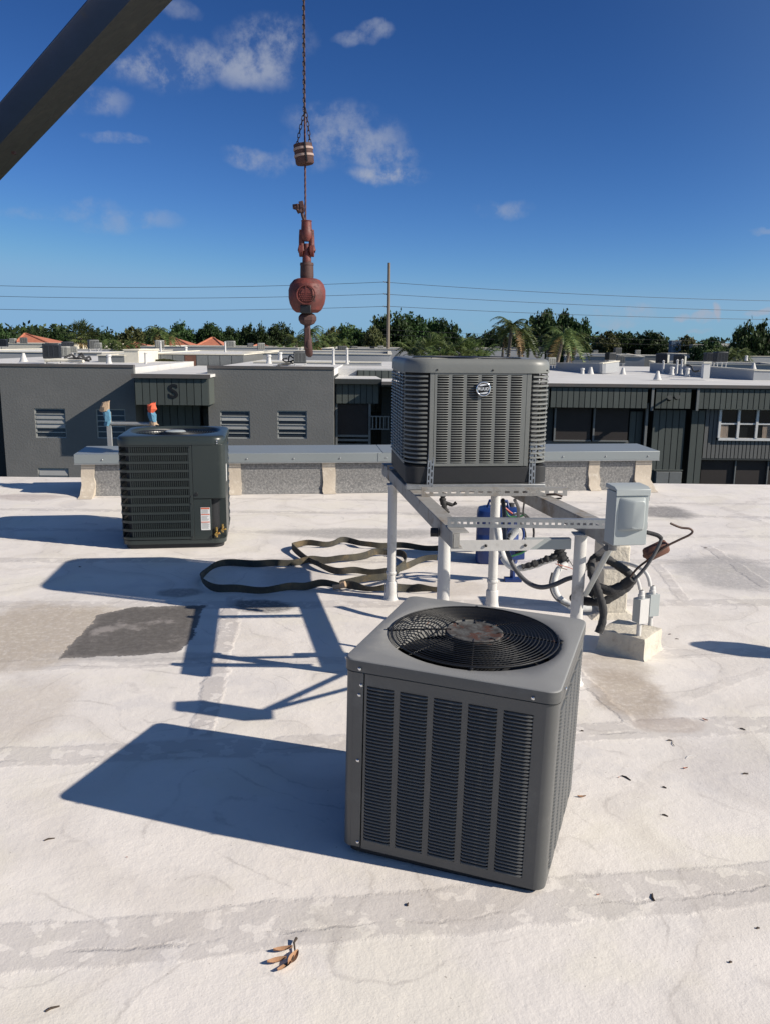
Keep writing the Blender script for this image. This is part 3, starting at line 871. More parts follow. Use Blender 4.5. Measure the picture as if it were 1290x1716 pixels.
# ------------------------------------------------------------------ dark new unit at left
def dark_unit():
    W, D, H = .845, .85, .918
    yaw = R_(8)
    c = Vector((-2.15, 6.74, 0)) + Rz(yaw).to_3x3() @ Vector((W / 2, D / 2, 0))
    root = thing('condenser_unit', 'new dark green-grey condenser with vertical grille slots and a white warning label, left', 'air conditioner', (c.x, c.y, .02), (0, 0, yaw))
    r = .09; hx, hy = W / 2, D / 2; zt = H - .075
    MB().loft([[(x, y, z) for x, y in rrect(W - .05, D - .05, .08)] for z in (-.018, .02)], True, True).build('base_pan', M_DKBASE, root, smooth=40)
    MB().loft([[(x, y, z) for x, y in rrect(W - .006, D - .006, .085)] for z in (.02, .055)], True, True).build('base_rim', M_GREEN, root, smooth=40)
    MB().loft([[(x, y, z) for x, y in rrect(W - .10, D - .10, .07)] for z in (.055, zt)], False, False).build('coil', M_COIL, root, smooth=40)
    # horizontal bars wrapping three sides
    gx1 = .135
    path = []
    def wrap(off):
        p = [(gx1, -hy + off)]
        for k in range(7):
            a = R_(270 - 90 * k / 6); p.append((-hx + r + (r - off) * math.cos(a), -hy + r + (r - off) * math.sin(a)))
        for k in range(7):
            a = R_(180 - 90 * k / 6); p.append((-hx + r + (r - off) * math.cos(a), hy - r + (r - off) * math.sin(a)))
        for k in range(7):
            a = R_(90 - 90 * k / 6); p.append((hx - r + (r - off) * math.cos(a), hy - r + (r - off) * math.sin(a)))
        p.append((hx - off, .1))
        return p
    n = 11; pitch = (zt - .075) / n
    po, pi_ = wrap(-.004), wrap(.008)
    m = MB()
    m.loft([[(po[i][0], po[i][1], -.009), (po[i][0], po[i][1], .009), (pi_[i][0], pi_[i][1], .011), (pi_[i][0], pi_[i][1], -.011)] for i in range(len(po))], True, True)
    me = m.mesh('grille_bar', M_GREEN, 50)
    for k in range(n + 1):
        put('grille_bar', me, root, T(0, 0, .07 + k * pitch))
    # thin vertical fins between the bars
    fins = MB()
    def fin(x, y, nx, ny):
        tx, ty = -ny, nx; w = .0036
        fins.prism([(x - tx * w, y - ty * w), (x + tx * w, y + ty * w), (x + tx * w - nx * .006, y + ty * w - ny * .006), (x - tx * w - nx * .006, y - ty * w - ny * .006)][::-1], .06, zt)
    step = .0168
    x = gx1 - .008
    while x > -hx + r: fin(x, -hy, 0, -1); x -= step
    y = -hy + r
    while y < hy - r: fin(-hx, y, -1, 0); y += step * 1.3
    x = -hx + r
    while x < hx - r: fin(x, hy, 0, 1); x += step * 1.6
    y = .1
    while y < hy - r: fin(hx, y, 1, 0); y += step * 1.6
    fins.build('grille_fins', M_GREEN, root, kind='stuff')
    for k in (.045, .16, .32, .5):
        pass
    # right-hand service side
    zs = .40
    s = MB()
    s.box(gx1, gx1 + .030, -hy - .004, -hy + .03, .055, zt + .002)
    s.build('corner_post', M_GREEN, root, bevel=.002)
    pts = [(gx1 + .031, -hy - .006), (hx - .05, -hy - .006)] + [(hx - .05 + .055 * math.cos(R_(a)), -hy + .049 + .055 * math.sin(R_(a))) for a in (285, 300, 315, 330, 345, 360)] + [(hx + .005, .10), (hx - .03, .10), (hx - .03, -hy + .03), (gx1 + .031, -hy + .03)]
    MB().prism(pts, zs, zt + .002).build('service_panel', M_GREEN, root, smooth=35, bevel=.002)
    # lower corner: face, return and recessed valve plate
    xl = hx - .115
    MB().box(gx1 + .031, xl, -hy - .003, -hy + .03, .055, zs - .006).build('lower_panel', M_GREEN, root, bevel=.002)
    MB().box(xl - .012, xl, -hy + .031, -hy + .12, .055, zs - .006).build('recess_return', M_GREEN, root)
    MB().box(xl + .001, hx - .001, -hy + .10, -hy + .12, .055, zs - .006).build('valve_plate', M_GREEN, root)
    MB().box(hx - .03, hx, -hy + .121, .10, .055, zs - .006).build('side_panel', M_GREEN, root)
    for (x, z) in ((.150, zs + .02), (.150, zs - .04), (.150, .08), (.150, zt - .015)):
        put('screw', screw_dk, root, T(x, -hy - .007, z) @ Matrix.Rotation(R_(90), 4, 'X'))
    for (z) in (zt + .03, zt + .012):
        put('screw', screw_m, root, T(hx - .055, -hy - .010, z) @ Matrix.Rotation(R_(90), 4, 'X'))
    MB().lathe([(.016, 0), (.014, .004), (.0, .005)], 12, T(gx1 + .055, -hy - .006, zs + .035) @ Matrix.Rotation(R_(90), 4, 'X')).build('logo_button', M_BLACK, root)
    # label
    lx0, lx1, lz0, lz1 = xl - .087, xl - .012, .135, .325
    lb = MB().box(lx0, lx1, -hy - .0055, -hy - .0032, lz0, lz1).build('warning_label', M_WHITE, root)
    for (a, b) in ((lz1 - .014, lz1 - .002), (.263, .270), (.199, .206)):
        MB().box(lx0 + .003, lx1 - .003, -hy - .0066, -hy - .0056, a, b).build('label_stripe', M_REDST, lb)
    lt = MB(); rr = random.Random(3)
    for z in [lz1 - .022 - .0085 * k for k in range(19)]:
        if any(a - .006 < z < b + .006 for a, b in ((.263, .270), (.199, .206))): continue
        lt.box(lx0 + .006, lx0 + .006 + rr.uniform(.045, .062), -hy - .0063, -hy - .0056, z - .0012, z + .0012)
    lt.build('label_print', M_UNITG, lb, kind='stuff')
    MB().box(hx + .0055, hx + .008, -hy + .12, -hy + .20, zs + .12, zs + .26).build('side_sticker', M_WHITE, root)
    # brass service valves
    for (vx, vz, k) in ((xl + .035, .10, 1.0), (xl + .085, .135, .8)):
        v = MB()
        v.tube([(vx, -hy + .10, vz), (vx, -hy - .01, vz)], .013 * k, 10)
        v.tube([(vx, -hy + .03, vz - .035 * k), (vx, -hy + .03, vz + .05 * k)], .010 * k, 10)
        v.lathe([(.0, -.012), (.015 * k, -.012), (.015 * k, .012), (0, .012)], 6, T(vx, -hy - .016, vz) @ Matrix.Rotation(R_(90), 4, 'X'))
        v.tube([(vx, -hy + .0, vz), (vx + .03, -hy - .02, vz + .008)], .007, 8)
        v.build('service_valve', M_BRASS, root, smooth=40)
    # lid with a wide shallow dished opening
    o = dens(rrect(W + .02, D + .02, .11, 8))
    sc_ = lambda k, z: [(x * k, y * k, z) for x, y in o]
    cc = lambda R, z: [(x, y, z) for x, y in circ_match(o, R)]
    MB().loft([sc_(.97, zt), sc_(1, zt), sc_(1, zt + .035), sc_(.992, zt + .052), sc_(.97, zt + .064), sc_(.93, zt + .068), cc(.385, zt + .075), cc(.375, zt + .072), cc(.355, zt + .035), cc(.34, zt - .02)]).build('lid', M_GREEN, root, smooth=50)
    # embossed dimple at front of the lid
    for k in range(12):
        R = .10 + .021 * k
        ring_tube(R, .0022, zt + .055 + .012 * (1 - (R / .34) ** 2)).build('guard_ring', M_BLACK, root, smooth=60)
    for k in range(8):
        a = R_(45 * k + 10)
        MB().tube([(.03 * math.cos(a), .03 * math.sin(a), zt + .062), (.362 * math.cos(a), .362 * math.sin(a), zt + .052)], .003, 6).build('guard_spoke', M_BLACK, root)
    MB().lathe([(0, .012), (.075, .010), (.09, .0), (.09, -.012)], 20, T(0, 0, zt + .062)).build('motor_cap', M_GPAINT, root, smooth=40)
    fan_assembly(root, .33, zt + .04, 3, M_DKBASE)
    return root


dark_unit()

def wb(mb, name, mat, root, **k):
    """build a mesh given in world coordinates under an Empty that is only moved, not turned"""
    o = mb.build(name, mat, root, **k)
    o.location = -root.location
    return o


def wput(name, me, root, M):
    o = put(name, me, root)
    o.matrix_local = Matrix.Translation(-root.location) @ M
    return o


def frame(p, q, up=(0, 0, 1)):
    """matrix with x axis from p to q, z close to up, origin p"""
    p = Vector([float(c) for c in p]); q = Vector([float(c) for c in q])
    x = (q - p).normalized(); y = Vector(up).cross(x).normalized(); z = x.cross(y)
    M = Matrix((x, y, z)).transposed().to_4x4(); M.translation = p
    return M, (q - p).length


def perf_strip(L, h, t, slot, gap, sh, x0=.015, M=None, mb=None):
    """flat strip (x length, z height) with a row of slots"""
    m = mb or MB(); z0, z1 = (h - sh) / 2, (h + sh) / 2
    m.box(0, L, 0, t, 0, z0, M).box(0, L, 0, t, z1, h, M)
    x = 0; nx = x0
    while nx + slot < L - .01:
        m.box(x, nx, 0, t, z0, z1, M); x = nx + slot; nx = x + gap
    m.box(x, L, 0, t, z0, z1, M)
    return m


# ------------------------------------------------------------------ steel stand
posts = [(.045, 5.48), (.29, 4.02), (.70, 5.30), (.965, 4.07)]
stand = thing('equipment_stand', 'white pipe and angle steel stand holding up the louvered condenser', 'stand', (.5, 4.75, 0))
ZB = .862
for (x, y) in posts:
    wb(MB().tube([(x, y, -.01), (x, y, ZB - .075)], .031, 16, caps=False), 'post', M_WPOST, stand, smooth=50)
    wb(MB().lathe([(.058, 0), (.046, .015), (.041, .05), (.040, .12), (.033, .13)], 16, T(x, y, -.004)), 'flashing_boot', M_WPOST, stand, smooth=50)
for (x, y) in (posts[0], posts[2]):
    wb(MB().lathe([(.0315, .17), (.0365, .174), (.037, .19), (.032, .195)], 14, T(x, y, 0)), 'pipe_clamp', M_WPOST, stand, smooth=50)
BL = (gz(757, 892, ZB), gz(642, 778, ZB))
d = (BL[1] - BL[0]); BL = (BL[0], BL[0] + d / np.linalg.norm(d) * 2.2)
BR = (gz(1024, 890, ZB), gz(916, 839, ZB))
d = (BR[1] - BR[0]); BR = (BR[0], BR[0] + d / np.linalg.norm(d) * 2.15)
for (p, q) in (BL, BR):
    M, L = frame(p, q)      # x runs away from camera, y to the left
    m = MB()
    m.box(0, L, -.006, 0, -.078, -.006, M)                 # web
    m.box(0, L, -.078, 0, -.006, 0, M)                     # top flange to the right
    m.box(0, L, -.05, -.006, -.078, -.072, M)              # lower flange
    wb(m, 'beam', M_GALVD, stand, bevel=.0015)
    wb(MB().box(-.002, .004, -.035, -.007, -.071, -.007, M), 'beam_end_plate', M_GALVD, stand)
# supports under the unit
def chan(p, q, name, mat, h=.041, z=0.0, flange=.035, slot=.028, gap=.022, sh=.013):
    M, L = frame(p, q)
    M = M @ T(0, 0, z)
    m = perf_strip(L, h, .003, slot, gap, sh, M=M)
    m.box(0, L, .003, flange, h - .003, h, M)
    return wb(m, name, mat, stand, bevel=None)
def onbeam(B, Y, dx=0):
    t = (Y - B[0][1]) / (B[1][1] - B[0][1]); p = B[0] + (B[1] - B[0]) * t
    return np.array([p[0] + dx, p[1], p[2]])
p, q = onbeam(BL, 4.79, -.04), onbeam(BR, 4.87, .16)
M, L = frame(p, q)
wb(MB().box(.02, L - .03, 0, .05, .002, .032, M), 'front_support', M_GALV, stand, bevel=.003)
p2, q2 = onbeam(BL, 4.60, .03), onbeam(BR, 4.66, .17)
chan(p2, q2, 'perforated_channel', M_GALVD, h=.045, z=.001)
p, q = onbeam(BL, 5.55, -.02), onbeam(BR, 5.55, .12)
chan(p, q, 'perforated_channel', M_GALVD, h=.034, z=.001)
p, q = gz(748, 884, ZB), gz(962, 886, ZB)
q = onbeam(BR, q[1] - .0, .02)
chan(onbeam(BL, gz(748, 884, ZB)[1], -.0), q, 'perforated_channel', M_GALV, h=.042, z=.001, slot=.016, gap=.013, sh=.011)
# rusty loose end of strapping
wb(MB().tube([at(915, 829, 4.64), at(930, 828, 4.62), at(942, 832, 4.61)], .006, 6), 'loose_strap_end', M_COPPER, stand)
wb(MB().tube([at(925, 836, 4.64), at(940, 835, 4.6)], .005, 6), 'loose_strap_end', M_INSUL, stand)
# tie-down straps in front of the unit
for px in (721, 890):
    top = at(px + (2 if px < 800 else 3), 742, 4.835 if px < 800 else 4.90); bot = at(px - 2 if px < 800 else px, 823, 4.80 if px < 800 else 4.87)
    M, L = frame(bot, top, up=(0, -1, 0))
    M = M @ T(0, -.018, 0)
    Mx = M @ Matrix(((1, 0, 0, 0), (0, 0, 1, 0), (0, -1, 0, 0), (0, 0, 0, 1)))
    m = MB()
    for zz in (0, .017):
        perf_strip(L, .019, .0025, .026, .012, .008, x0=.008 + zz, M=Mx @ T(0, 0, zz), mb=m)
    wb(m, 'tie_down_strap', M_GALV, stand)
    wput('screw', screw_m, stand, T(*at(px - 1, 821, 4.78)) @ Matrix.Rotation(R_(90), 4, 'X'))
# cross plates between the two near posts
zc = at(850, 923, 4.03)[2]
xp, xq = posts[1][0] + .028, posts[3][0] - .028
yp, yq = posts[1][1] - .015, posts[3][1] - .015
M, L = frame((xp, yp, zc), (xq, yq, zc))
s = L * .62
wb(MB().prism([(0, 0), (s, 0), (s + .075, .055), (0, .055)], -.004, 0, M @ Matrix(((1, 0, 0, 0), (0, 0, -1, 0), (0, 1, 0, 0), (0, 0, 0, 1)))), 'cross_plate', M_WPOST, stand, bevel=.001)
wb(MB().box(s - .01, L - .02, .006, .010, .004, .056, M).box(s - .01, L - .02, .010, .045, .052, .056, M), 'cross_channel', M_GPAINT, stand)
for fx in (.45, .96):
    wput('bolt', screw_dk, stand, M @ T(s * fx, -.004, .028) @ Matrix.Rotation(R_(90), 4, 'X') @ Matrix.Scale(1.3, 4))
M2, L2 = frame((posts[0][0], posts[0][1] + .036, zc + .05), (posts[2][0], posts[2][1] + .036, zc + .05))
wb(MB().box(-.02, L2 + .03, 0, .004, 0, .04, M2), 'rear_cross_plate', M_WPOST, stand)
for (x, y) in posts:
    wb(MB().box(x - .04, x + .04, y - .04, y + .04, ZB - .085, ZB - .079), 'post_cap_plate', M_WPOST, stand)
a, b = at(1024, 914, 3.24), at(981, 996, 4.0)
wb(MB().tube([a, b], .0125, 8), 'diagonal_brace', M_GPAINT, stand, smooth=50)
wb(MB().lathe([(0, -.02), (.022, -.018), (.022, .018), (0, .02)], 8, T(*at(727, 892, 3.98)) @ Matrix.Rotation(R_(90), 4, 'Y')), 'clamp_nut', M_INSUL, stand)

# ------------------------------------------------------------------ disconnect box
c = at(1056, 866, 3.14)
box = thing('disconnect_box', 'light grey metal electrical disconnect box with an embossed door on the stand corner', 'electrical box', (c[0], c[1], c[2] - .112), (0, 0, R_(9)))
box.scale = (.88, .88, .88)
bw, bh, bdp = .146, .256, .095
MB().box(-bw / 2, bw / 2, 0, bdp, 0, bh - .02).build('enclosure', M_GPAINT, box, bevel=.003)
MB().box(-bw / 2 - .002, bw / 2 + .002, -.010, -.001, .004, bh - .036).build('door', M_GPAINT, box, bevel=.002)
MB().prism([(-.016, -.035), (-.016, -.008), (.01, .002), (bdp + .004, .004), (bdp + .004, -.015), (-.008, -.015), (-.012, -.035)][::-1], -bw / 2 - .005, bw / 2 + .005,
           T(0, 0, bh) @ Matrix(((0, 0, 1, 0), (1, 0, 0, 0), (0, 1, 0, 0), (0, 0, 0, 1)))).build('hood', M_GPAINT, box, bevel=.002)
# embossed raised field with sloping sides
w_, z0_, z1_ = .052, .075, .195
def rr_(k, y):
    return [(x * k + .004, y, z + (z0_ + z1_) / 2) for x, z in rrect(w_ * 2, z1_ - z0_, .012, 3)]
outer = [(x + .000, -.011, z + (z0_ + z1_) / 2 + .006) for x, z in rrect(.118, .146, .010, 3)]
innr = [(x + .018, -.040, z + (z0_ + z1_) / 2 + .006) for x, z in rrect(.055, .122, .014, 3)]
MB().loft([outer[::-1], innr[::-1]], False, True).build('embossed_field', M_GPAINT, box, smooth=30, bevel=.003)
MB().box(bw / 2 + .003, bw / 2 + .014, .01, .03, .07, .10).box(bw / 2 + .003, bw / 2 + .010, 0, .02, bh - .06, bh - .02).build('hasp', M_GALV, box, bevel=.001)
MB().tube([(-.05, .05, -.03), (-.05, .05, 0)], .018, 10).build('conduit_hub', M_GALVD, box, smooth=40)

# ------------------------------------------------------------------ refrigerant lines, conduits
ls = thing('refrigerant_line_set', 'black foam wrapped refrigerant lines coiled beside the near right post of the stand', 'pipe', (1.15, 4.1, 0))


def smooth_path(P, n=6):
    P = [np.array(p, float) for p in P]; out = []
    Q = [P[0]] + P + [P[-1]]
    for i in range(1, len(Q) - 2):
        for k in range(n):
            t = k / n; a, b_, c_, d_ = Q[i - 1], Q[i], Q[i + 1], Q[i + 2]
            out.append(.5 * ((2 * b_) + (-a + c_) * t + (2 * a - 5 * b_ + 4 * c_ - d_) * t * t + (-a + 3 * b_ - 3 * c_ + d_) * t ** 3))
    out.append(P[-1]); return out


def pxtube(root, name, pts, r, mat, jitter=0.0, n=10, **k):
    P = smooth_path([at(x, y, Y) for x, y, Y in pts])
    rs = [r * (1 + random.uniform(-jitter, jitter)) for _ in P]
    return wb(MB().tube(P, rs, n), name, mat, root, smooth=60, **k)


pxtube(ls, 'insulated_line', [(1001, 931, 4.15), (991, 941, 4.1), (990, 960, 4.05), (997, 978, 4.02), (1004, 998, 4.0), (1010, 1020, 3.98), (1009, 1042, 3.97), (1002, 1061, 3.96)], .020, M_INSUL, .12)
pxtube(ls, 'insulated_line', [(994, 937, 4.12), (1008, 933, 4.12), (1028, 944, 4.12), (1048, 957, 4.12), (1060, 970, 4.12), (1050, 984, 4.1), (1032, 997, 4.08), (1010, 1008, 4.08), (985, 1008, 4.1), (960, 1002, 4.3)], .021, M_INSUL, .12)
pxtube(ls, 'insulated_line', [(990, 1000, 4.05), (1002, 985, 4.05), (1022, 990, 4.03), (1045, 980, 4.03), (1060, 970, 4.0)], .024, M_INSUL, .15)
pxtube(ls, 'copper_line', [(1062, 972, 4.0), (1078, 955, 3.99), (1092, 935, 3.98), (1103, 915, 3.98), (1108, 902, 3.98)], .0085, M_CONDUIT)
pxtube(ls, 'copper_line', [(1108, 903, 3.98), (1101, 897, 3.98), (1083, 892, 3.98)], .0105, M_INSUL)
pxtube(ls, 'copper_line', [(1055, 968, 4.0), (1068, 952, 4.0), (1086, 938, 4.0), (1114, 917, 4.0), (1135, 906, 4.0), (1154, 897, 4.0), (1160, 891, 4.0), (1155, 886, 4.0), (1140, 884, 4.0), (1123, 877, 4.0)], .0055, M_COPPER)
fa, fb = at(1079, 932, 4.06), at(1119, 913, 4.06)
Mf, Lf = frame(fa, fb)
wb(MB().lathe([(.006, -.006), (.012, 0), (.030, .006), (.036, .016), (.036, Lf - .016), (.030, Lf - .006), (.012, Lf), (.006, Lf + .006)], 20, Mf @ Matrix.Rotation(R_(90), 4, 'Y')), 'filter_drier', M_DRIER, ls, smooth=50)

cd = thing('flexible_conduit', 'grey flexible conduit hanging in a sagging loop under the raised condenser', 'conduit', (.9, 4.3, 0))
pxtube(cd, 'conduit', [(842, 838, 5.0), (845, 870, 4.7), (845, 900, 4.5), (850, 926, 4.35), (863, 954, 4.3), (882, 975, 4.25), (903, 984, 4.2), (925, 981, 4.2), (948, 971, 4.2), (970, 962, 4.2), (1000, 930, 4.15), (1016, 918, 3.24)], .0125, M_CONDUIT)
wh = thing('insulated_drain_hose', 'white insulated hose patched with torn black tape hanging behind the stand cross plate', 'hose', (.9, 4.8, 0))
pxtube(wh, 'hose', [(832, 880, 5.0), (838, 915, 4.9), (845, 938, 4.85), (862, 951, 4.8), (886, 949, 4.8), (912, 940, 4.8), (932, 933, 4.8)], .022, M_WHITEINS, .06)
pxtube(wh, 'black_tape', [(874, 950, 4.775), (890, 946, 4.775), (905, 941, 4.775), (917, 936, 4.775), (933, 930, 4.775), (940, 922, 4.78)], .017, M_INSUL, .35)
pxtube(wh, 'black_tape', [(936, 918, 4.78), (941, 935, 4.78), (946, 944, 4.78)], .030, M_INSUL, .3)
w2h = thing('looped_white_hose', 'looped white hose with loose red wires behind the near right post', 'hose', (1.0, 4.7, 0))
pxtube(w2h, 'hose', [(948, 945, 4.75), (935, 955, 4.72), (928, 975, 4.7), (932, 996, 4.68), (946, 1010, 4.65), (966, 1019, 4.6), (990, 1020, 4.6)], .019, M_WHITEINS, .05)
pxtube(w2h, 'dark_line', [(925, 960, 4.66), (921, 980, 4.66), (928, 1000, 4.64), (944, 1012, 4.62), (972, 1020, 4.6)], .007, M_CONDUIT)
for pts, mt in (([(930, 945, 4.66), (942, 948, 4.66), (955, 952, 4.65), (964, 956, 4.64)], M_REDST), ([(933, 940, 4.66), (938, 950, 4.65), (950, 955, 4.65)], M_DRIER), ([(942, 920, 4.7), (950, 934, 4.7), (960, 950, 4.68)], M_INSUL)):
    pxtube(w2h, 'wire', pts, .0022, mt, n=5)
dc = thing('hanging_cable', 'short black cable end dangling below the left edge of the raised condenser', 'cable', (.4, 5.3, .6))
pxtube(dc, 'cable', [(742, 826, 4.85), (741, 838, 4.85), (744, 850, 4.84), (747, 860, 4.84)], .018, M_INSUL, .3)
pxtube(dc, 'cable_stub', [(746, 842, 4.85), (757, 846, 4.85), (764, 842, 4.85)], .010, M_INSUL, .3)

# roof block with two small boxes
b0 = gz(1078, 1108); b1 = gz(1112, 1084); bl = gz(1020, 1070)
ang = math.atan2(b1[1] - b0[1], b1[0] - b0[0])
blk = thing('roof_curb_block', 'cream coated square block on the roof beneath two small grey conduit boxes', 'roof curb', (b0[0], b0[1], 0), (0, 0, ang))
M_CREAM = paint('cream_coating', (.58, .53, .44), .85, col2=(.47, .43, .36), scale=9, amt=.9, bump=.01, bscale=28, dirt=(.38, .33, .27), dscale=9, dlo=.6, dhi=.75)
m = MB()
o0 = dens([(-.01, 0), (.26, 0), (.26, .27), (-.01, .27)]); rr = random.Random(5)
o0 = []
for a, b in (((0, 0), (.25, 0)), ((.25, 0), (.25, .27)), ((.25, .27), (0, .27)), ((0, .27), (0, 0))):
    for k in range(8): o0.append((a[0] + (b[0] - a[0]) * k / 8, a[1] + (b[1] - a[1]) * k / 8))
def ring_(z, off, j): return [((x - .125) * off + .125 + rr.uniform(-j, j), (y - .135) * off + .135 + rr.uniform(-j, j), z + rr.uniform(-j, j) * .5) for x, y in o0]
m.loft([ring_(-.01, 1.12, .004), ring_(.012, 1.03, .004), ring_(.05, 1.0, .004), ring_(.10, 1.0, .005), ring_(.122, .97, .003), ring_(.126, .85, .001)], False, True)
m.build('block', M_CREAM, blk, smooth=45)
Lb = lambda x, y, z=0: Vector((b0[0], b0[1], 0)) + Rz(ang).to_3x3() @ Vector((x, y, z))
for i, (px, py, Y, lab) in enumerate(((1071, 1042, 4.44, 'grey conduit box nearer the camera, standing on a short pipe on the cream block'), (1090, 1030, 4.62, 'white-edged conduit box behind the nearer one, on the back of the cream block'))):
    p = at(px, py, Y)
    jb = thing('conduit_box', lab, 'electrical box', (p[0], p[1], .12), (0, 0, R_(28 if i == 0 else 20)))
    h0 = p[2] - .12
    bw2, bd2, bh2 = (.062, .055, .135) if i == 0 else (.060, .05, .125)
    MB().tube([(0, 0, -.005), (0, 0, h0 + .003)], .013, 12).build('riser_pipe', M_WPOST, jb, smooth=50)
    MB().box(-bw2 / 2, bw2 / 2, -bd2 / 2, bd2 / 2, h0, h0 + bh2).build('box_body', M_GPAINT, jb, bevel=.003)
    MB().box(-bw2 / 2 - .002, bw2 / 2 + .002, -bd2 / 2 - .004, -bd2 / 2 - .0005, h0 - .002, h0 + bh2 + .002).build('cover_plate', M_WPOST if i == 0 else M_GPAINT, jb, bevel=.001)
    MB().lathe([(.019, 0), (.019, .018), (.015, .022), (.015, .04), (.011, .045)], 12, T(0, 0, h0 + bh2)).build('pipe_connector', M_WPOST, jb, smooth=40)
cx = thing('conduit_run', 'pair of pale grey conduits arching from the wall box down to the block boxes', 'conduit', (1.5, 4.6, 0))
pxtube(cx, 'conduit', [(1072, 988, 4.44), (1069, 975, 4.44), (1062, 962, 4.45), (1050, 955, 4.5), (1030, 952, 4.7), (1012, 952, 4.9)], .010, M_WPOST)
pxtube(cx, 'conduit', [(1089, 982, 4.62), (1086, 968, 4.62), (1078, 956, 4.64), (1062, 948, 4.7), (1040, 943, 4.8), (1015, 942, 4.95)], .011, M_WPOST)

# white chase box behind
p = gz(1027, 1034)
cb = thing('roof_chase_box', 'white coated sheet metal chase box on the roof behind the pipes', 'roof box', (p[0], p[1], 0), (0, 0, R_(4)))
chh = at(1027, 915, p[1])[2]
MB().box(-.085, .085, 0, .2, -.01, chh).build('box_body', M_CREAM, cb, bevel=.01)
MB().loft([[(-.17, -.07, -.005), (.15, -.07, -.005), (.15, .25, -.005), (-.17, .25, -.005)], [(-.088, -.004, .03), (.088, -.004, .03), (.088, .204, .03), (-.088, .204, .03)]]).build('base_flashing', M_CREAM, cb, smooth=30)

# blue canister with hoses
p = gz(812, 944)
bc = thing('recovery_bucket', 'dark blue plastic canister standing behind the stand', 'canister', (p[0] + .10, p[1] + .1, 0), (0, 0, R_(-6)))
hh = at(812, 850, p[1] + .1)[2]
m = MB()
sq = lambda k, z: [(x * k, y * k, z) for x, y in rrect(.33, .28, .06, 5)]
m.loft([sq(.96, .0), sq(1, .015), sq(1, hh * .52), sq(.985, hh * .53), sq(.985, hh * .55), sq(1, hh * .56), sq(1, hh * .9), sq(.92, hh * .97), sq(.7, hh)], True, True)
m.build('canister_body', M_BLUEP, bc, smooth=40)
MB().tube([(-.08, 0, hh), (-.07, 0, hh + .05), (.07, 0, hh + .05), (.08, 0, hh)], .014, 8).build('handle', M_BLUEP, bc, smooth=60)
MB().lathe([(.03, 0), (.03, .035), (.0, .04)], 12, T(.10, .06, hh - .01)).build('cap', M_INSUL, bc)
gh = thing('charging_hoses', 'tangle of blue, green and red charging hoses with a white gauge behind the post', 'hose', (1.05, 6.0, 0))
for (cx_, cy_, r0, r1, mt, Y) in ((858, 900, 22, 28, M_INSUL, 5.9), (870, 893, 24, 33, M_INSUL, 5.86), (862, 896, 15, 20, M_BLUEP, 5.82)):
    P = [at(cx_ + r0 * math.cos(t), cy_ - r1 * math.sin(t), Y + .05 * math.sin(2 * t)) for t in [2 * math.pi * k / 28 for k in range(29)]]
    wb(MB().tube(P, .008, 8, caps=False), 'coiled_hose', mt, gh, smooth=60)
M_GREENH = paint('green_hose', (.03, .16, .06), .4); M_REDH = paint('red_hose', (.35, .05, .03), .4); M_YEL = paint('yellow_hose', (.5, .4, .06), .4)
pxtube(gh, 'green_hose', [(840, 938, 5.8), (858, 932, 5.8), (875, 926, 5.8), (886, 915, 5.8)], .007, M_GREENH)
pxtube(gh, 'green_hose', [(845, 850, 5.8), (852, 865, 5.8), (868, 866, 5.8), (880, 862, 5.8)], .007, M_GREENH)
pxtube(gh, 'red_hose', [(840, 846, 5.8), (850, 855, 5.8), (858, 861, 5.8)], .008, M_REDH)
pxtube(gh, 'red_hose', [(838, 885, 5.8), (842, 905, 5.8), (845, 925, 5.8)], .006, M_REDH)
pxtube(gh, 'black_hose', [(862, 838, 5.3), (868, 852, 5.5), (868, 866, 5.75), (874, 880, 5.8)], .011, M_CONDUIT)
pxtube(gh, 'black_hose', [(878, 840, 5.3), (876, 858, 5.6), (880, 866, 5.8), (893, 880, 5.85), (893, 900, 5.85)], .006, M_INSUL)
wb(MB().tube([at(852, 902, 5.75), at(862, 890, 5.75), at(868, 884, 5.75)], [.028, .03, .03], 14), 'gauge_body', M_WHITEINS, gh, smooth=40)
wb(MB().tube([at(852, 903, 5.749), at(848, 912, 5.749)], [.026, .022], 12), 'gauge_grip', M_INSUL, gh, smooth=40)
wb(MB().box(-.07, .07, -.03, .03, -.10, .04, T(*at(862, 915, 5.9)) @ Rz(.3)), 'manifold_block', M_BLUEP, gh, bevel=.01)
wb(MB().box(-.06, .06, -.04, .04, 0, .02, T(at(862, 930, 5.9)[0], 5.95, 0)).tube([(at(862, 930, 5.9)[0], 5.97, .01), (at(862, 930, 5.9)[0], 5.95, at(862, 910, 5.9)[2])], .02, 8), 'manifold_stand', M_BLUEP, gh)

# ------------------------------------------------------------------ lifting sling on the roof
def ribbon(root, pts, hgt, name, z0=.002, lean=.25, th=.006):
    P = smooth_path([gz(320 + x / 2.932, 880 + y / 2.932) for x, y in pts], 8)
    L, Rr = [], []; rr = random.Random(len(pts)); ph = 0
    rings = []
    for i, p in enumerate(P):
        t = np.array(P[min(i + 1, len(P) - 1)]) - np.array(P[max(i - 1, 0)]); t /= np.linalg.norm(t)
        n = np.array([-t[1], t[0], 0])
        ln = lean * math.sin(i * .21 + 1) ; zz = z0 + .006 * (1 + math.sin(i * .33))
        up = np.array([n[0] * ln, n[1] * ln, 1.0]); up /= np.linalg.norm(up)
        b = np.array([p[0], p[1], zz]); tp = b + up * hgt
        rings.append([tuple(b - n * th / 2), tuple(b + n * th / 2), tuple(tp + n * th / 2), tuple(tp - n * th / 2)])
    m = MB().loft(rings, True, True)
    return wb(m, name, M_WEB, root, smooth=50)


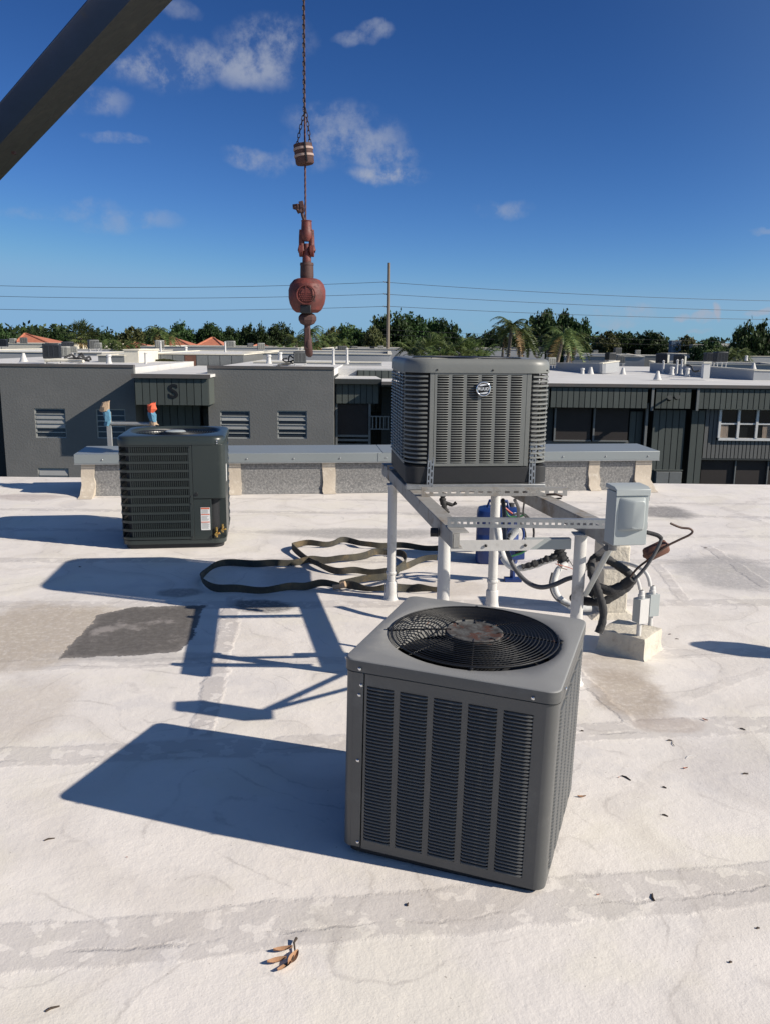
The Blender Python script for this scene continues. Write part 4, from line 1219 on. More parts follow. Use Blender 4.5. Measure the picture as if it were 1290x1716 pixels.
sl = thing('lifting_sling', 'long olive webbing lifting sling lying in loose loops on the roof', 'strap', (-.5, 5.9, 0))
ribbon(sl, [(735, 322), (640, 308), (560, 322), (480, 330), (370, 338), (260, 340), (160, 335), (90, 318), (56, 285), (70, 250), (120, 220), (210, 203), (340, 212), (450, 207), (540, 196), (600, 192), (660, 190), (720, 186), (790, 178), (870, 165), (920, 152), (985, 150), (1035, 165), (1050, 190), (1035, 225), (1000, 255), (930, 275), (840, 290), (740, 308)], .052, 'webbing_loop')
ribbon(sl, [(1205, 178), (1130, 190), (1060, 218), (990, 245), (900, 248), (820, 246), (740, 248), (670, 232), (610, 205), (550, 170), (505, 138), (505, 118), (560, 108), (640, 112), (700, 105), (750, 94), (800, 97), (850, 112), (920, 118), (990, 118), (1080, 125), (1180, 130), (1290, 132), (1400, 130)], .048, 'webbing_loop', z0=.004)
ribbon(sl, [(725, 318), (790, 322), (880, 328), (960, 334), (1050, 330), (1120, 336), (1200, 333), (1262, 322)], .055, 'webbing_end', z0=.003, lean=.8)
wb(MB().tube([gz(320 + 700 / 2.932, 880 + 318 / 2.932) + (0, 0, .02), gz(320 + 760 / 2.932, 880 + 322 / 2.932) + (0, 0, .045)], [.02, .026], 8), 'stitched_eye', M_RAGT, sl)

# ------------------------------------------------------------------ unseen capped pipe at right, made up to cast the shadow in view
tip = gz(1165, 1080); hv = .95; k = hv / math.tan(SUN_EL)
vx, vy = tip[0] + k * math.cos(SUN_AZ), tip[1] - k * math.sin(SUN_AZ)
rv = thing('roof_vent', 'made-up capped pipe unseen beyond the right edge, added to cast its shadow', 'vent', (vx, vy, 0))
MB().lathe([(.12, 0), (.055, .03), (.05, .06), (.05, hv - .24)], 16).build('shadow_pipe', M_WPOST, rv, smooth=40)
MB().lathe([(.05, hv - .26), (.105, hv - .22), (.12, hv - .15), (.10, hv - .07), (.05, hv - .01), (0, hv)], 16).build('shadow_cap', M_WPOST, rv, smooth=50)

# ------------------------------------------------------------------ leaves and twigs
def leaf_m(L, W, curl, name='leaf', mat=None):
    rows = []
    for i in range(8):
        t = i / 7; w = W * math.sin(math.pi * min(t * .95 + .03, 1)) ** .8; x = L * (t - .5); z = curl * (4 * (t - .5) ** 2) + .001
        rows.append([(x, -w / 2, z + W * .35), (x, 0, z), (x, w / 2, z + W * .35)])
    return MB().loft(rows, closed=False).mesh(name, mat or M_LEAF1, 60)


c = gz(484, 1604)
lc = thing('dry_leaf_cluster', 'curled brown dry leaves on a dark twig at the bottom, nearest the camera', 'leaf', (c[0], c[1], .001))
lm_ = leaf_m(.055, .020, .004)
for (dx, dy, a, s, tx) in ((-.018, .022, .25, 1, -.1), (-.03, -.022, .35, 1.0, .1), (.012, -.012, 1.2, 1.1, .3), (-.004, -.045, .75, .9, -.2)):
    put('leaf', lm_, lc, T(dx, dy, .0) @ Rz(a) @ Matrix.Rotation(tx, 4, 'X') @ Matrix.Scale(s, 4))
MB().tube([(.012, -.02, .003), (.016, .02, .004), (.010, .05, .005), (.016, .065, .008)], [.002, .0025, .003, .0045], 6).build('twig', M_TWIG, lc)
DEB = [(83, 1407, .035, .5, 0, 'bent dark twig on the white roof left of the front condenser shadow'), (88, 1691, .035, .6, 0, 'dark twig scrap in the bottom left corner of the roof'),
       (974, 1336, .032, 0, 1, 'orange-brown leaf just right of the front condenser'), (1049, 1304, .045, -.9, 0, 'straight thin twig right of the front condenser, beyond the orange leaf'),
       (1037, 1303, .012, .3, 2, 'tiny reddish scrap beside the straight thin twig'), (1113, 1320, .016, -.6, 0, 'short dark chip in the middle of the right roof area'),
       (1114, 1367, .022, -.5, 0, 'thick short twig piece below the dark chip at right'), (1148, 1288, .022, .2, 2, 'small red leaf at right on the roof'),
       (1156, 1268, .055, .6, 3, 'pale thin straw lying next to the red leaf'), (1122, 1241, .02, 0, 0, 'small dark twig on the lap seam behind the red leaf'),
       (1128, 1246, .05, 1.4, 0, 'curved hair-thin twig below the lap seam at right'), (1181, 1207, .028, -.8, 2, 'brown leaf scrap on the right lap seam'),
       (1244, 1222, .025, -.6, 0, 'dark stick on the right lap seam near the frame edge'), (1094, 1504, .035, 1.5, 0, 'curved upright-looking dark twig right of the front condenser base'),
       (1002, 1500, .014, .2, 2, 'dark red crumb on the near lap seam'), (1270, 1556, .010, .3, 0, 'black crumb near the lower right edge'),
       (1224, 1613, .009, .3, 0, 'black crumb in the lower right roof area'), (1249, 1297, .022, 0, 0, 'faint grey twig near the right edge'),
       (1122, 1063, .018, .5, 0, 'black crumb on the roof right of the cream block'), (1134, 1071, .02, 0, 0, 'second black crumb farther right of the cream block'),
       (683, 1516, .014, 1.4, 0, 'dark crumb on the near lap seam below the front condenser'), (975, 1225, .012, 0, 0, 'black crumb beside the condenser right side'), (213, 1437, .008, 0, 2, 'tiny yellow-brown crumb on the left roof'),
       (134, 950, .02, 0, 0, 'dark crumb inside the raised condenser shadow at left'), (55, 840, .05, 0, 0, 'dark twig on the far left of the roof near the curb'), (1182, 918, .03, .1, 0, 'dark crumb on the roof far right')]
for (px, py, L, a, kind, lab) in DEB:
    c = gz(px, py)
    if kind in (1, 2):
        o = put('leaf_scrap', leaf_m(L, L * .34, L * .12, 'leaf_scrap', M_LEAF1 if kind == 1 else M_LEAF2), None, T(c[0], c[1], -.001) @ Rz(a))
        tag(o, lab, 'leaf')
    else:
        r = .0012 if kind == 3 or L > .045 else .0028
        o = put('twig', MB().tube([(-L / 2, 0, 0), (-L * .1, L * .08, .001), (L / 2, -L * .04, 0)], [r, r * 1.2, r * .7], 6).mesh('twig', M_WPOST if kind == 3 else M_TWIG), None, T(c[0], c[1], .0) @ Rz(a))
        tag(o, lab, 'twig')

# ------------------------------------------------------------------ ladder at the roof edge
LY = 10.62
pl, pr = at(184, 713, LY), at(258, 713, LY)
lad = thing('ladder', 'aluminium ladder leaning on the roof edge, rail tops wrapped in blue and orange rags', 'ladder', ((pl[0] + pr[0]) / 2, LY, -6.0))
def lp(px, py, Y=LY):
    return Vector([float(v) for v in at(px, py, Y)])
zt_ = lp(180, 690).z
for s, px in ((-1, 183), (1, 257)):
    x = lp(px, 713).x
    wb(MB().box(x - .03, x + .03, -.014, .014, 0, zt_ + 6.0, T(0, LY, -6.0) @ Matrix.Rotation(0, 4, 'X')), 'rail', M_ALU, lad, bevel=.003)
zr = lp(220, 710).z; k = 0
while zr - .30 * k > -5.7:
    wb(MB().tube([(pl[0] - .02, LY, zr - .30 * k), (pr[0] + .02, LY, zr - .30 * k)], .024 if k == 0 else .016, 8), 'rung', M_ALU, lad, smooth=50); k += 1


def rag(pts, name, mat, seed):
    rr = random.Random(seed); P = [lp(*p[:2]) + Vector((0, -.02, 0)) for p in pts]; rs = [p[2] for p in pts]
    m = MB(); n = 9; rings = []
    for p, r in zip(P, rs):
        rings.append([tuple(p + Vector((math.cos(2 * math.pi * k / n) * r * rr.uniform(.62, 1.3), math.sin(2 * math.pi * k / n) * r * rr.uniform(.6, 1.2), rr.uniform(-.016, .016)))) for k in range(n)])
    m.loft(rings, True, True)
    return wb(m, name, mat, lad, smooth=25)


rag([(181, 712, .040), (182, 705, .044), (181, 697, .048), (180, 690, .046), (179, 685, .040)], 'blue_rag', M_RAGB, 1)
rag([(176, 688, .050), (177, 682, .056), (179, 676, .048), (181, 672, .030)], 'tan_rag', M_RAGT, 2)
rag([(174, 687, .025), (175, 682, .030), (175, 678, .02)], 'orange_rag', M_RAGO, 3)
rag([(259, 708, .036), (257, 702, .042), (255, 694, .048), (254, 689, .040)], 'blue_rag', M_RAGB, 4)
rag([(254, 690, .035), (255, 684, .056), (256, 679, .05), (257, 675, .030)], 'orange_rag', M_RAGO, 5)
rag([(260, 712, .050), (258, 707, .045), (257, 704, .03)], 'tan_rag', M_RAGT, 6)

# ------------------------------------------------------------------ crane boom and headache ball
HY = 8.7
KX = float(at(515, 500, HY)[0] - at(514, 500, HY)[0])
HX = float(at(515, 495, HY)[0])
hz = lambda py: float(at(515, py, HY)[2])
ball = thing('crane_hook_block', 'faded red crane headache ball and hook hanging on a rusty wire rope', 'crane hook', (HX, HY, hz(592)))
BM = T(HX, HY, 0)


def lat(prof, name, mat, n=28, M=None, **k):
    return wb(MB().lathe([(r * KX, hz(py)) for r, py in prof], n, (M or BM)), name, mat, ball, smooth=k.pop('smooth', 35), **k)


lat([(0, 524), (18, 523.5), (24, 519), (29, 509), (31, 499), (31, 486), (28, 476), (22, 469), (16, 466.5), (0, 466)], 'ball', M_HOOKR, 20, smooth=24)
# embossed round emblem
em = Matrix.Translation((HX + 1 * KX, HY - 30.5 * KX, hz(495))) @ Matrix.Rotation(R_(90), 4, 'X')
ring_o = ring_tube(15 * KX, .0065, 0, 32, 6, em)
wb(ring_o, 'emblem_ring', M_HOOKR, ball, smooth=60)
md = MB(); dots = MB()
for j in range(4):
    for i in range(-3, 4):
        x, z = i * 3.4 * KX + (j % 2) * 1.5 * KX, -j * 3.0 * KX
        if math.hypot(x, z) < 12.5 * KX: dots.box(x - .0065, x + .0065, z - .006, z + .006, -.012, .004)
wb(MB().add([tuple(em @ Vector(v)) for v in dots.v], dots.f), 'emblem_grid', M_HOOKR, ball)
wb(MB().add([tuple(em @ Vector(v)) for v in MB().prism([(-.005, 0), (.005, 0), (.005, .085), (-.005, .085)], -.01, .005).prism([(-.05, .012), (.05, .012), (.03, .05), (-.03, .05)], -.01, .003).v], MB().prism([(0, 0), (1, 0), (1, 1), (0, 1)], 0, 1).prism([(0, 0), (1, 0), (1, 1), (0, 1)], 0, 1).f), 'emblem_mark', M_HOOKR, ball)
lat([(10.8, 467), (11.2, 462), (10.8, 445), (11.5, 444), (11.0, 440), (8, 440)], 'neck_collar', M_HOOKD)
wb(MB().box(-.052, .052, -28.5 * KX, 0, hz(525.5), hz(512), T(HX, HY, 0)), 'latch_slot', M_BLACK, ball, bevel=.006)
# swivel link and socket clevis
lat([(7.5, 441), (7, 428), (5, 420), (5, 408)], 'swivel_link', M_HOOKR, 16)
for s in (-1, 1):
    P = [(HX + s * q * KX, HY, hz(py)) for q, py in ((7, 385), (8.5, 398), (8, 410), (8.5, 420))]
    wb(MB().tube(P, [.030, .026, .030, .040], 10), 'clevis_arm', M_HOOKR, ball, smooth=60)
    wb(MB().lathe([(0, -.02), (.058, -.018), (.058, .018), (0, .02)], 18, T(HX + s * 9 * KX, HY, hz(420)) @ Matrix.Rotation(R_(90), 4, 'Y')), 'clevis_eye', M_HOOKR, ball, smooth=40)
wb(MB().tube([(HX - 14 * KX, HY, hz(420)), (HX + 14 * KX, HY, hz(420))], .018, 8), 'clevis_pin', M_HOOKD, ball)
lat([(6, 404), (9.5, 398), (10, 388), (9, 386), (8.2, 371), (9.2, 370), (8.5, 369), (0, 369)], 'wedge_socket', M_HOOKR, 16)
wb(MB().tube([(HX + q * KX, HY, hz(py)) for q, py in ((-3, 371), (-6, 362), (-8, 352), (-9, 346))], .016, 8), 'rope_tail', M_HOOKD, ball, smooth=60)
cl_ = MB(); rr = random.Random(2)
for k in range(9):
    a = rr.uniform(0, 6.3); x = HX - 12 * KX + rr.uniform(-5, 5) * KX; z = hz(348 + rr.uniform(-6, 7))
    cl_.box(-.022, .022, -.03, .03, -.016, .016, T(x, HY + rr.uniform(-.03, .03), z) @ Matrix.Rotation(a, 4, 'Y') @ Matrix.Rotation(a * 1.3, 4, 'X'))
wb(cl_, 'rope_clip', M_HOOKD, ball, bevel=.004)
lat([(8, 524), (13, 527), (15.5, 531), (15.5, 536), (12, 542), (6, 545)], 'swivel_nut', M_HOOKD, 7, smooth=20)
wb(MB().tube([(HX, HY, hz(530)), (HX, HY, hz(560)), (HX, HY + .02, hz(570))], [.030, .032, .036], 12), 'hook_shank', M_HOOKD, ball, smooth=60)
P = [(HX + .01, HY + .0, hz(566))] + [(HX + .01, HY + .10 - .11 * math.cos(t), hz(576) - .10 * math.sin(t)) for t in [math.pi * k / 10 for k in range(0, 11)]] + [(HX + .01, HY + .215, hz(569))]
wb(MB().tube(P, [.034] + [.034, .034, .036, .038, .038, .036, .034, .030, .026, .022, .018] + [.012], 10), 'hook', M_HOOKD, ball, smooth=60)
wb(MB().box(-.03, .03, -.03, .03, 0, .22, T(HX + .0, HY - .005, hz(586))), 'hook_latch', M_HOOKD, ball, bevel=.01)
# rope as twisted strands
ztop = 8.6
rope = MB()
for s in range(3):
    P = []
    z = hz(370)
    while z < ztop:
        a = z * 38 + s * 2.094
        P.append((HX - 1.5 * KX + .005 * math.cos(a), HY + .005 * math.sin(a), z)); z += .03
    rope.tube(P, .0062, 5)
wb(rope, 'wire_rope', M_ROPE, ball, smooth=60)
# anti two-block weight on chains
wt = thing('anti_two_block_weight', 'brown cylindrical weight with two pale bands hung on chains around the crane rope', 'crane weight', (HX - 1.5 * KX, HY, hz(275)), (0, R_(-7), 0))
zw = hz(241) - hz(275)
MB().lathe([(.012, 0), (13.5 * KX, .0), (15 * KX, .012), (15.2 * KX, zw), (14 * KX, zw), (.012, zw - .02)], 22).build('weight_body', M_HOOKD, wt, smooth=40)
for f in (.42, .76):
    MB().lathe([(15.2 * KX, zw * f - .012), (16.1 * KX, zw * f - .010), (16.1 * KX, zw * f + .010), (15.2 * KX, zw * f + .012)], 22).build('pale_band', M_BAND, wt, smooth=40)
MB().box(.02, .035, -16.5 * KX, -.02, .01, zw + .004).build('split_seam', M_BLACK, wt)


def chain_link():
    m = MB(); n = 12; rings = []
    for k in range(n + 1):
        a = 2 * math.pi * k / n; cx_, cz_ = .0115 * math.cos(a), (.012 if math.sin(a) > 0 else -.012) + .0115 * math.sin(a)
        t = Vector((-math.sin(a), 0, math.cos(a))); nn = Vector((math.cos(a), 0, math.sin(a)))
        rings.append([tuple(Vector((cx_, 0, cz_)) + (nn * math.cos(2 * math.pi * j / 5) + Vector((0, 1, 0)) * math.sin(2 * math.pi * j / 5)) * .0042) for j in range(5)])
    return m.loft(rings).mesh('chain_link', M_CHAIN, 60)


clm = chain_link()


def chain(path, root):
    P = [Vector([float(c) for c in p]) for p in path]; pitch = .040
    seg = 0; pos = P[0]; i = 0; out = []
    acc = 0
    for a, b in zip(P[:-1], P[1:]):
        L = (b - a).length; t = acc
        while t < L:
            out.append((a + (b - a) * (t / L), (b - a).normalized())); t += pitch
        acc = t - L
    for k, (p, dvec) in enumerate(out):
        q = Vector((0, 0, 1)).rotation_difference(dvec).to_matrix().to_4x4()
        wput('chain_link', clm, root, T(*p) @ q @ Rz(R_(90 * (k % 2) + 20)))


wt2 = thing('weight_chain', 'thin dark chain running down beside the crane rope to the banded weight', 'chain', (HX, HY, hz(240)))
rx = HX - 1.5 * KX
chain([(HX - 14 * KX, HY, hz(241)), (HX - 9 * KX, HY, hz(215)), (rx - .5 * KX, HY - .018, hz(190)), (rx + 1.4 * KX, HY - .02, ztop - .6)], wt2)
chain([(HX + 7 * KX, HY - .03, hz(238)), (HX + 4.2 * KX, HY - .03, hz(212)), (rx + 1.4 * KX, HY - .03, hz(182))], wt2)

# boom
def bp(px, py, Y): return Vector([float(c) for c in at(px, py, Y)])
A_T, B_T = bp(0, 165, 11.2), bp(142, 0, 9.6)
A_C, B_C = bp(0, 237, 11.2), bp(214, 0, 9.6)
A_B, B_B = bp(0, 303, 11.75), bp(290, 0, 10.05)
dirb = (B_C - A_C).normalized()
up_ = (B_T - B_C); up_ = up_ - dirb * up_.dot(dirb)
dp_ = (B_B - B_C); dp_ = dp_ - dirb * dp_.dot(dirb)
tip_t = (HX - B_C.x) / dirb.x
boom = thing('crane_boom', 'dark navy crane boom crossing the upper left sky corner', 'crane boom', B_C)
s0, s1 = -13.5, tip_t + .15
Cb = [B_C, B_C + dp_, B_C + dp_ + up_, B_C + up_]


def taper(t): return 1.0 - .012 * (t - 0)


def bplate(name, mat, i, j, inset=0.0, thick=.02):
    pass


m = MB()
r0 = [tuple(c + dirb * s0) for c in Cb]; r1 = [tuple(c + dirb * s1) for c in Cb]
wb(MB().loft([[r0[0], r0[1], r0[2], r0[3]], [r1[0], r1[1], r1[2], r1[3]]], True, True), 'boom_section', M_BOOMS, boom, bevel=.03)
un, dn = up_.normalized(), dp_.normalized()
und = MB()
off = -un * .012
for (a, b) in ((.05, .30), (.315, .66), (.675, .95)):
    q = [B_C + dp_ * a + off, B_C + dp_ * b + off, B_C + dp_ * b + un * .01, B_C + dp_ * a + un * .01]
    wb(MB().loft([[tuple(c + dirb * s0) for c in q], [tuple(c + dirb * s1) for c in q]], True, True), 'underside_plate', M_BOOMU, boom, bevel=.003)
wb(MB().lathe([(.0, -.02), (.03, -.02), (.03, .01), (0, .012)], 6, Matrix.Translation(bp(23, 255, 11.45))), 'bolt', M_HOOKD, boom)
# sheave head at the tip
tipc = B_C + dirb * s1 + un * .1
for yy in (-.16, .16):
    wb(MB().prism([(-.5, -.35), (.25, -.35), (.45, .1), (.1, .45), (-.5, .45)], -.02, .02, Matrix.Translation(tipc + Vector((0, yy + .25, 0))) @ Matrix.Rotation(R_(90), 4, 'X')), 'head_plate', M_BOOMS, boom)
wb(MB().lathe([(.05, -.03), (.26, -.04), (.24, 0), (.26, .04), (.05, .03)], 24, Matrix.Translation((HX - .25, HY, ztop)) @ Matrix.Rotation(R_(90), 4, 'X')), 'sheave', M_HOOKD, boom, smooth=40)

# ================================================================== background
GROUND_Z = -6.0
m = MB().box(-2500, 2500, -600, 3500, GROUND_Z - 1, GROUND_Z)
gnd = m.build('ground', paint('grass_and_asphalt', (.05, .065, .03), .95, col2=(.07, .065, .055), scale=.03, amt=1))
gnd['kind'] = 'structure'


def W(px, py, Y=38.0):
    p = at(px, py, Y); return float(p[0]), float(p[2])


def holes_wall(x0, x1, z0, z1, y0, y1, holes, m=None):
    m = m or MB()
    xs_ = sorted(set([x0, x1] + [h[0] for h in holes] + [h[1] for h in holes])); zs_ = sorted(set([z0, z1] + [h[2] for h in holes] + [h[3] for h in holes]))
    for a, b in zip(xs_[:-1], xs_[1:]):
        col = []
        for c, d in zip(zs_[:-1], zs_[1:]):
            mx, mz = (a + b) / 2, (c + d) / 2
            if not any(h[0] < mx < h[1] and h[2] < mz < h[3] for h in holes):
                if col and abs(col[-1][1] - c) < 1e-9: col[-1][1] = d
                else: col.append([c, d])
        for c, d in col: m.box(a, b, y0, y1, c, d)
    return m


def siding(root, x0, x1, z0, z1, y, pitch, mat, batten=True, label=None):
    n = max(1, round((x1 - x0) / pitch)); w = (x1 - x0) / n
    wb(MB().box(x0 + .01, x1 - .01, y + .03, y + .07, z0 + .01, z1 - .01), 'sheathing', M_TRIMD, root)
    me = MB().box(-w / 2 + .018, w / 2 - .018, 0, .029, 0, z1 - z0).mesh('siding_board', mat)
    for k in range(n):
        wput('siding_board', me, root, T(x0 + (k + .5) * w, y, z0))


def awning_window(root, r, Y, bright=(0, 1, 1, 0, 0), frame_mat=None):
    x0, x1, z0, z1 = r; fm = frame_mat or M_TFRAME; t = .05
    m = MB().box(x0, x1, Y - .03, Y + .06, z0, z0 + t).box(x0, x1, Y - .03, Y + .06, z1 - t, z1).box(x0, x0 + t, Y - .03, Y + .06, z0 + t, z1 - t).box(x1 - t, x1, Y - .03, Y + .06, z0 + t, z1 - t)
    w = wb(m, 'window', fm, root)
    n = len(bright); h = (z1 - z0 - 2 * t) / n
    for k, b in enumerate(bright):
        zt = z1 - t - k * h
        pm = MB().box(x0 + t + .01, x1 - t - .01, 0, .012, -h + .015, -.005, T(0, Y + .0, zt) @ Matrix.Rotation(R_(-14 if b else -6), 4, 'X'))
        pm.build('pane', M_JAL if b else M_JALD, w)
        if k: MB().box(x0 + t, x1 - t, Y - .055, Y - .02, zt - .02, zt + .018).build('sash_bar', fm, w)
    MB().box(x0 + t, x1 - t, Y + .1, Y + .12, z0 + t, z1 - t).build('blind', M_JALD, w)
    return w


def wrect(a, b, c, d, Y=38.0):
    x0, z1 = W(a, b, Y); x1, z0 = W(c, d, Y)
    return (x0, x1, z0, z1)


# ---- building with the letter S
bs = thing('apartment_building', 'grey stucco two storey apartment building with a letter S above its entry', 'building', (-9.5, 38, GROUND_Z))
zt = W(110, 610)[1] + .0
xL0, xL1 = W(4, 700)[0], W(228, 700)[0]
wins = [wrect(57, 684, 112, 734), wrect(160, 685, 212, 735), wrect(63, 784, 118, 834)]
hs_ = [(a, b, c, d) for a, b, c, d in wins]
wb(holes_wall(xL0, xL1, GROUND_Z, zt - .12, 38, 38.25, hs_), 'wall', M_STUCCO, bs)
wb(MB().box(xL0 - 6, xL1, 37.97, 38.25, zt - .119, zt), 'roof_edge', M_RUSTEDGE, bs)
wb(MB().box(xL0 - 6, xL0 - .001, 38.0, 38.25, W(0, 626)[1], zt - .12), 'wall', M_STUCCO, bs)
xR0, xR1 = W(350, 700)[0], W(560, 700)[0]
zr = W(455, 613.5)[1]
wins2 = [wrect(369, 688, 420, 735), wrect(465, 688, 515, 735)]
wb(holes_wall(xR0, xR1, GROUND_Z, zr - .12, 38, 38.25, wins2), 'wall', M_STUCCO, bs)
wb(MB().box(xR0, xR1, 37.97, 38.25, zr - .119, zr), 'roof_edge', M_RUSTEDGE, bs)
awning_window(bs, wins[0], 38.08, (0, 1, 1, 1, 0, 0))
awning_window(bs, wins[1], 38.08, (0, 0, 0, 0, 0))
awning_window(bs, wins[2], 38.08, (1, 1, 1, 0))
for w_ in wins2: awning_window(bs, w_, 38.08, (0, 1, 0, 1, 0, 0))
# interior cores, roofs
wb(MB().box(xL0 + .01, xL1 - .01, 38.6, 61.9, GROUND_Z, zt - .42), 'building_core', M_TRIMD, bs)
wb(MB().box(xR0 + .01, xR1 - .01, 38.6, 61.9, GROUND_Z, zr - .42), 'building_core', M_TRIMD, bs)
wb(MB().box(xL0 - 6, xL1 - .002, 38.251, 62, zt - .4, zt - .12), 'roof_deck', M_ROOFW, bs)
wb(MB().box(xR0, xR1 + .0, 38.251, 55, zr - .4, zr - .10), 'roof_deck', M_ROOFW, bs)
wb(MB().box(xL1 - .25, xL1 - .003, 38.252, 50, GROUND_Z, zt - .125), 'return_wall', M_STUCCO, bs)
wb(MB().box(xR0 + .003, xR0 + .25, 38.252, 50, GROUND_Z, zr - .125), 'return_wall', M_STUCCO, bs)
# entry recess
ze = W(290, 627, 37.0)[1]; zfb = W(290, 678, 37.0)[1]
xf0, xf1 = W(226, 650, 36.8)[0], W(350, 650, 36.8)[0]
wb(MB().box(xf0 - .06, xf1 + .06, 36.74, 49.8, ze - .12, ze), 'entry_roof', M_ROOFW, bs)
wb(MB().box(xf0 - .1, xf1 + .1, 36.70, 36.739, ze - .16, ze + .02), 'entry_roof_edge', M_RUSTEDGE, bs)
siding(bs, xf0, xf1, zfb, ze - .13, 36.8, (xf1 - xf0) / 10, M_SIDING)
for xx in (xf0 + .001, xf1 - .07):
    wb(MB().box(xx, xx + .069, 36.88, 37.99, zfb + .01, ze - .121), 'fascia_return', M_SIDING, bs)
wb(MB().box(xf0 + .08, xf1 - .08, 36.88, 39.5, zfb + .012, zfb + .08), 'entry_soffit', M_TRIMD, bs)
le = text_mesh('S', .84, .010, M_BLACK, 1.15, offset=.014)
c = at(290, 656, 36.72)
wput('letter', le, bs, T(c[0] + .0, 36.786, c[2] - .02) @ Matrix.Rotation(R_(90), 4, 'X'))
xw0, xw1 = W(262, 700, 38.9)[0], W(338, 700, 38.9)[0]
siding(bs, xw0, xw1, GROUND_Z + .1, zfb + .1, 38.7, .33, M_SIDING)
wb(MB().box(xL1, xw0, 39.3, 39.4, GROUND_Z, zfb + .1), 'recess_wall', M_STUCCO, bs)
wb(MB().box(xw1, xR0, 39.3, 39.4, GROUND_Z, zfb + .1), 'recess_wall', M_STUCCO, bs)
# porch at right end
zp = W(600, 634, 38.45)[1]
xp0, xp1 = W(562, 640, 38.45)[0], W(636, 640, 38.45)[0]
wb(MB().loft([[(xp0, 38.35, zp - .02), (xp1 + .1, 38.35, zp - .02), (xp1 + .1, 38.35, zp), (xp0, 38.35, zp)], [(xp0, 45, zp - .02), (xp1 - .6, 45, zp - .02), (xp1 - .6, 45, zp + .02), (xp0, 45, zp + .02)]], True, True), 'porch_roof', M_ROOFW, bs)
wb(MB().box(xp0, xp1 + .12, 38.31, 38.55, zp - .24, zp - .021), 'porch_roof_edge', M_TRIMD, bs)
siding(bs, xp0 + .04, xp1 - .02, W(600, 676, 38.55)[1], zp - .25, 38.55, .27, M_SIDING)
x0, x1 = W(563, 700, 38.75)[0], W(618, 700, 38.75)[0]
for (xx, ww) in ((x0, .09), (x1, .10)):
    wb(MB().box(xx, xx + ww, 38.65, 38.8, GROUND_Z, zp - .3), 'porch_post', M_TRIMG, bs)
z1 = W(590, 677, 38.75)[1]; z0 = W(590, 729, 38.75)[1]
wb(MB().box(x0 + .091, x1 - .001, 38.71, 38.73, z0, z1), 'insect_screen', M_SCREEN, bs)
for py in (730, 737, 745, 753):
    zz = W(590, py, 38.75)[1]
    wb(MB().box(x0 + .092, x1 - .002, 38.67, 38.750, zz - .05, zz + .05), 'porch_rail', M_TRIMG, bs)
siding(bs, W(600, 640, 41)[0], W(660, 640, 41)[0], W(640, 690, 41)[1], W(640, 621, 41)[1], 41, .30, M_SIDING)
wb(MB().box(W(598, 640, 41)[0], W(662, 640, 41)[0], 41.1, 41.4, GROUND_Z, W(640, 621, 41)[1]), 'rear_wall', M_TRIMD, bs)
xa, xb = W(621, 700, 38.5)[0], W(652, 700, 38.5)[0]
za, zb_ = W(640, 720, 38.5)[1], W(640, 697, 38.5)[1]
for z_ in (zb_ - .05, za): wb(MB().box(xa, xb, 38.5, 38.56, z_, z_ + .05), 'balcony_rail', M_TRIMG, bs)
k = xa + .08
while k < xb:
    wb(MB().box(k, k + .05, 38.51, 38.55, za + .051, zb_ - .051), 'baluster', M_TRIMG, bs); k += .17
wb(MB().box(xR1 + .002, 3.0, 42.0, 42.2, GROUND_Z, zr - .5), 'rear_wall', M_TRIMD, bs)
wb(MB().box(xR1 + .002, 3.5, 41.41, 56, W(640, 621, 41)[1] - .3, W(640, 618, 41)[1]), 'roof_deck', M_ROOFW, bs)
# dark porch at far left
wb(MB().box(xL0 - 6, xL0 - .001, 39.5, 39.7, GROUND_Z, zt - .5), 'porch_back_wall', M_TRIMD, bs)

# ---- building at right
br = thing('apartment_building', 'dark siding apartment building at right with white roof, screened porch and white framed windows', 'building', (12, 38, GROUND_Z))
ztR = W(1100, 643)[1]
xa = W(640, 650)[0]; xe = W(1560, 650)[0]
wb(MB().box(xa, xe, 37.45, 37.50, ztR - .14, ztR), 'roof_edge', M_RUSTEDGE, br)
wb(MB().box(xa, xe, 37.501, 68, ztR - .13, ztR - .02), 'roof_deck', M_ROOFW, br)
wb(MB().box(xa, xe, 39.6, 67, GROUND_Z, ztR - .14), 'building_core', M_TRIMD, br)
wb(MB().box(xa, xe, 37.56, 37.9, ztR - .341, ztR - .25) if False else MB().box(xa, xe, 37.58, 38.3, W(1100, 652)[1] + .02, ztR - .135), 'soffit_beam', M_TRIMD, br)
fz1, fz0 = W(1100, 651, 37.6)[1], W(1100, 684, 37.6)[1]
for (a, b) in ((700, 920), (922, 1085), (1098, 1158), (1170, 1560)):
    siding(br, W(a, 660, 37.6)[0], W(b, 660, 37.6)[0], fz0, fz1, 37.55, .245, M_SIDING)
for a in (1092, 1168):
    wb(MB().box(W(a, 660, 37.5)[0], W(a + 4, 660, 37.5)[0], 37.50, 37.60, W(a, 688, 37.5)[1], fz1 + .05), 'trim_strip', M_TRIMG, br)
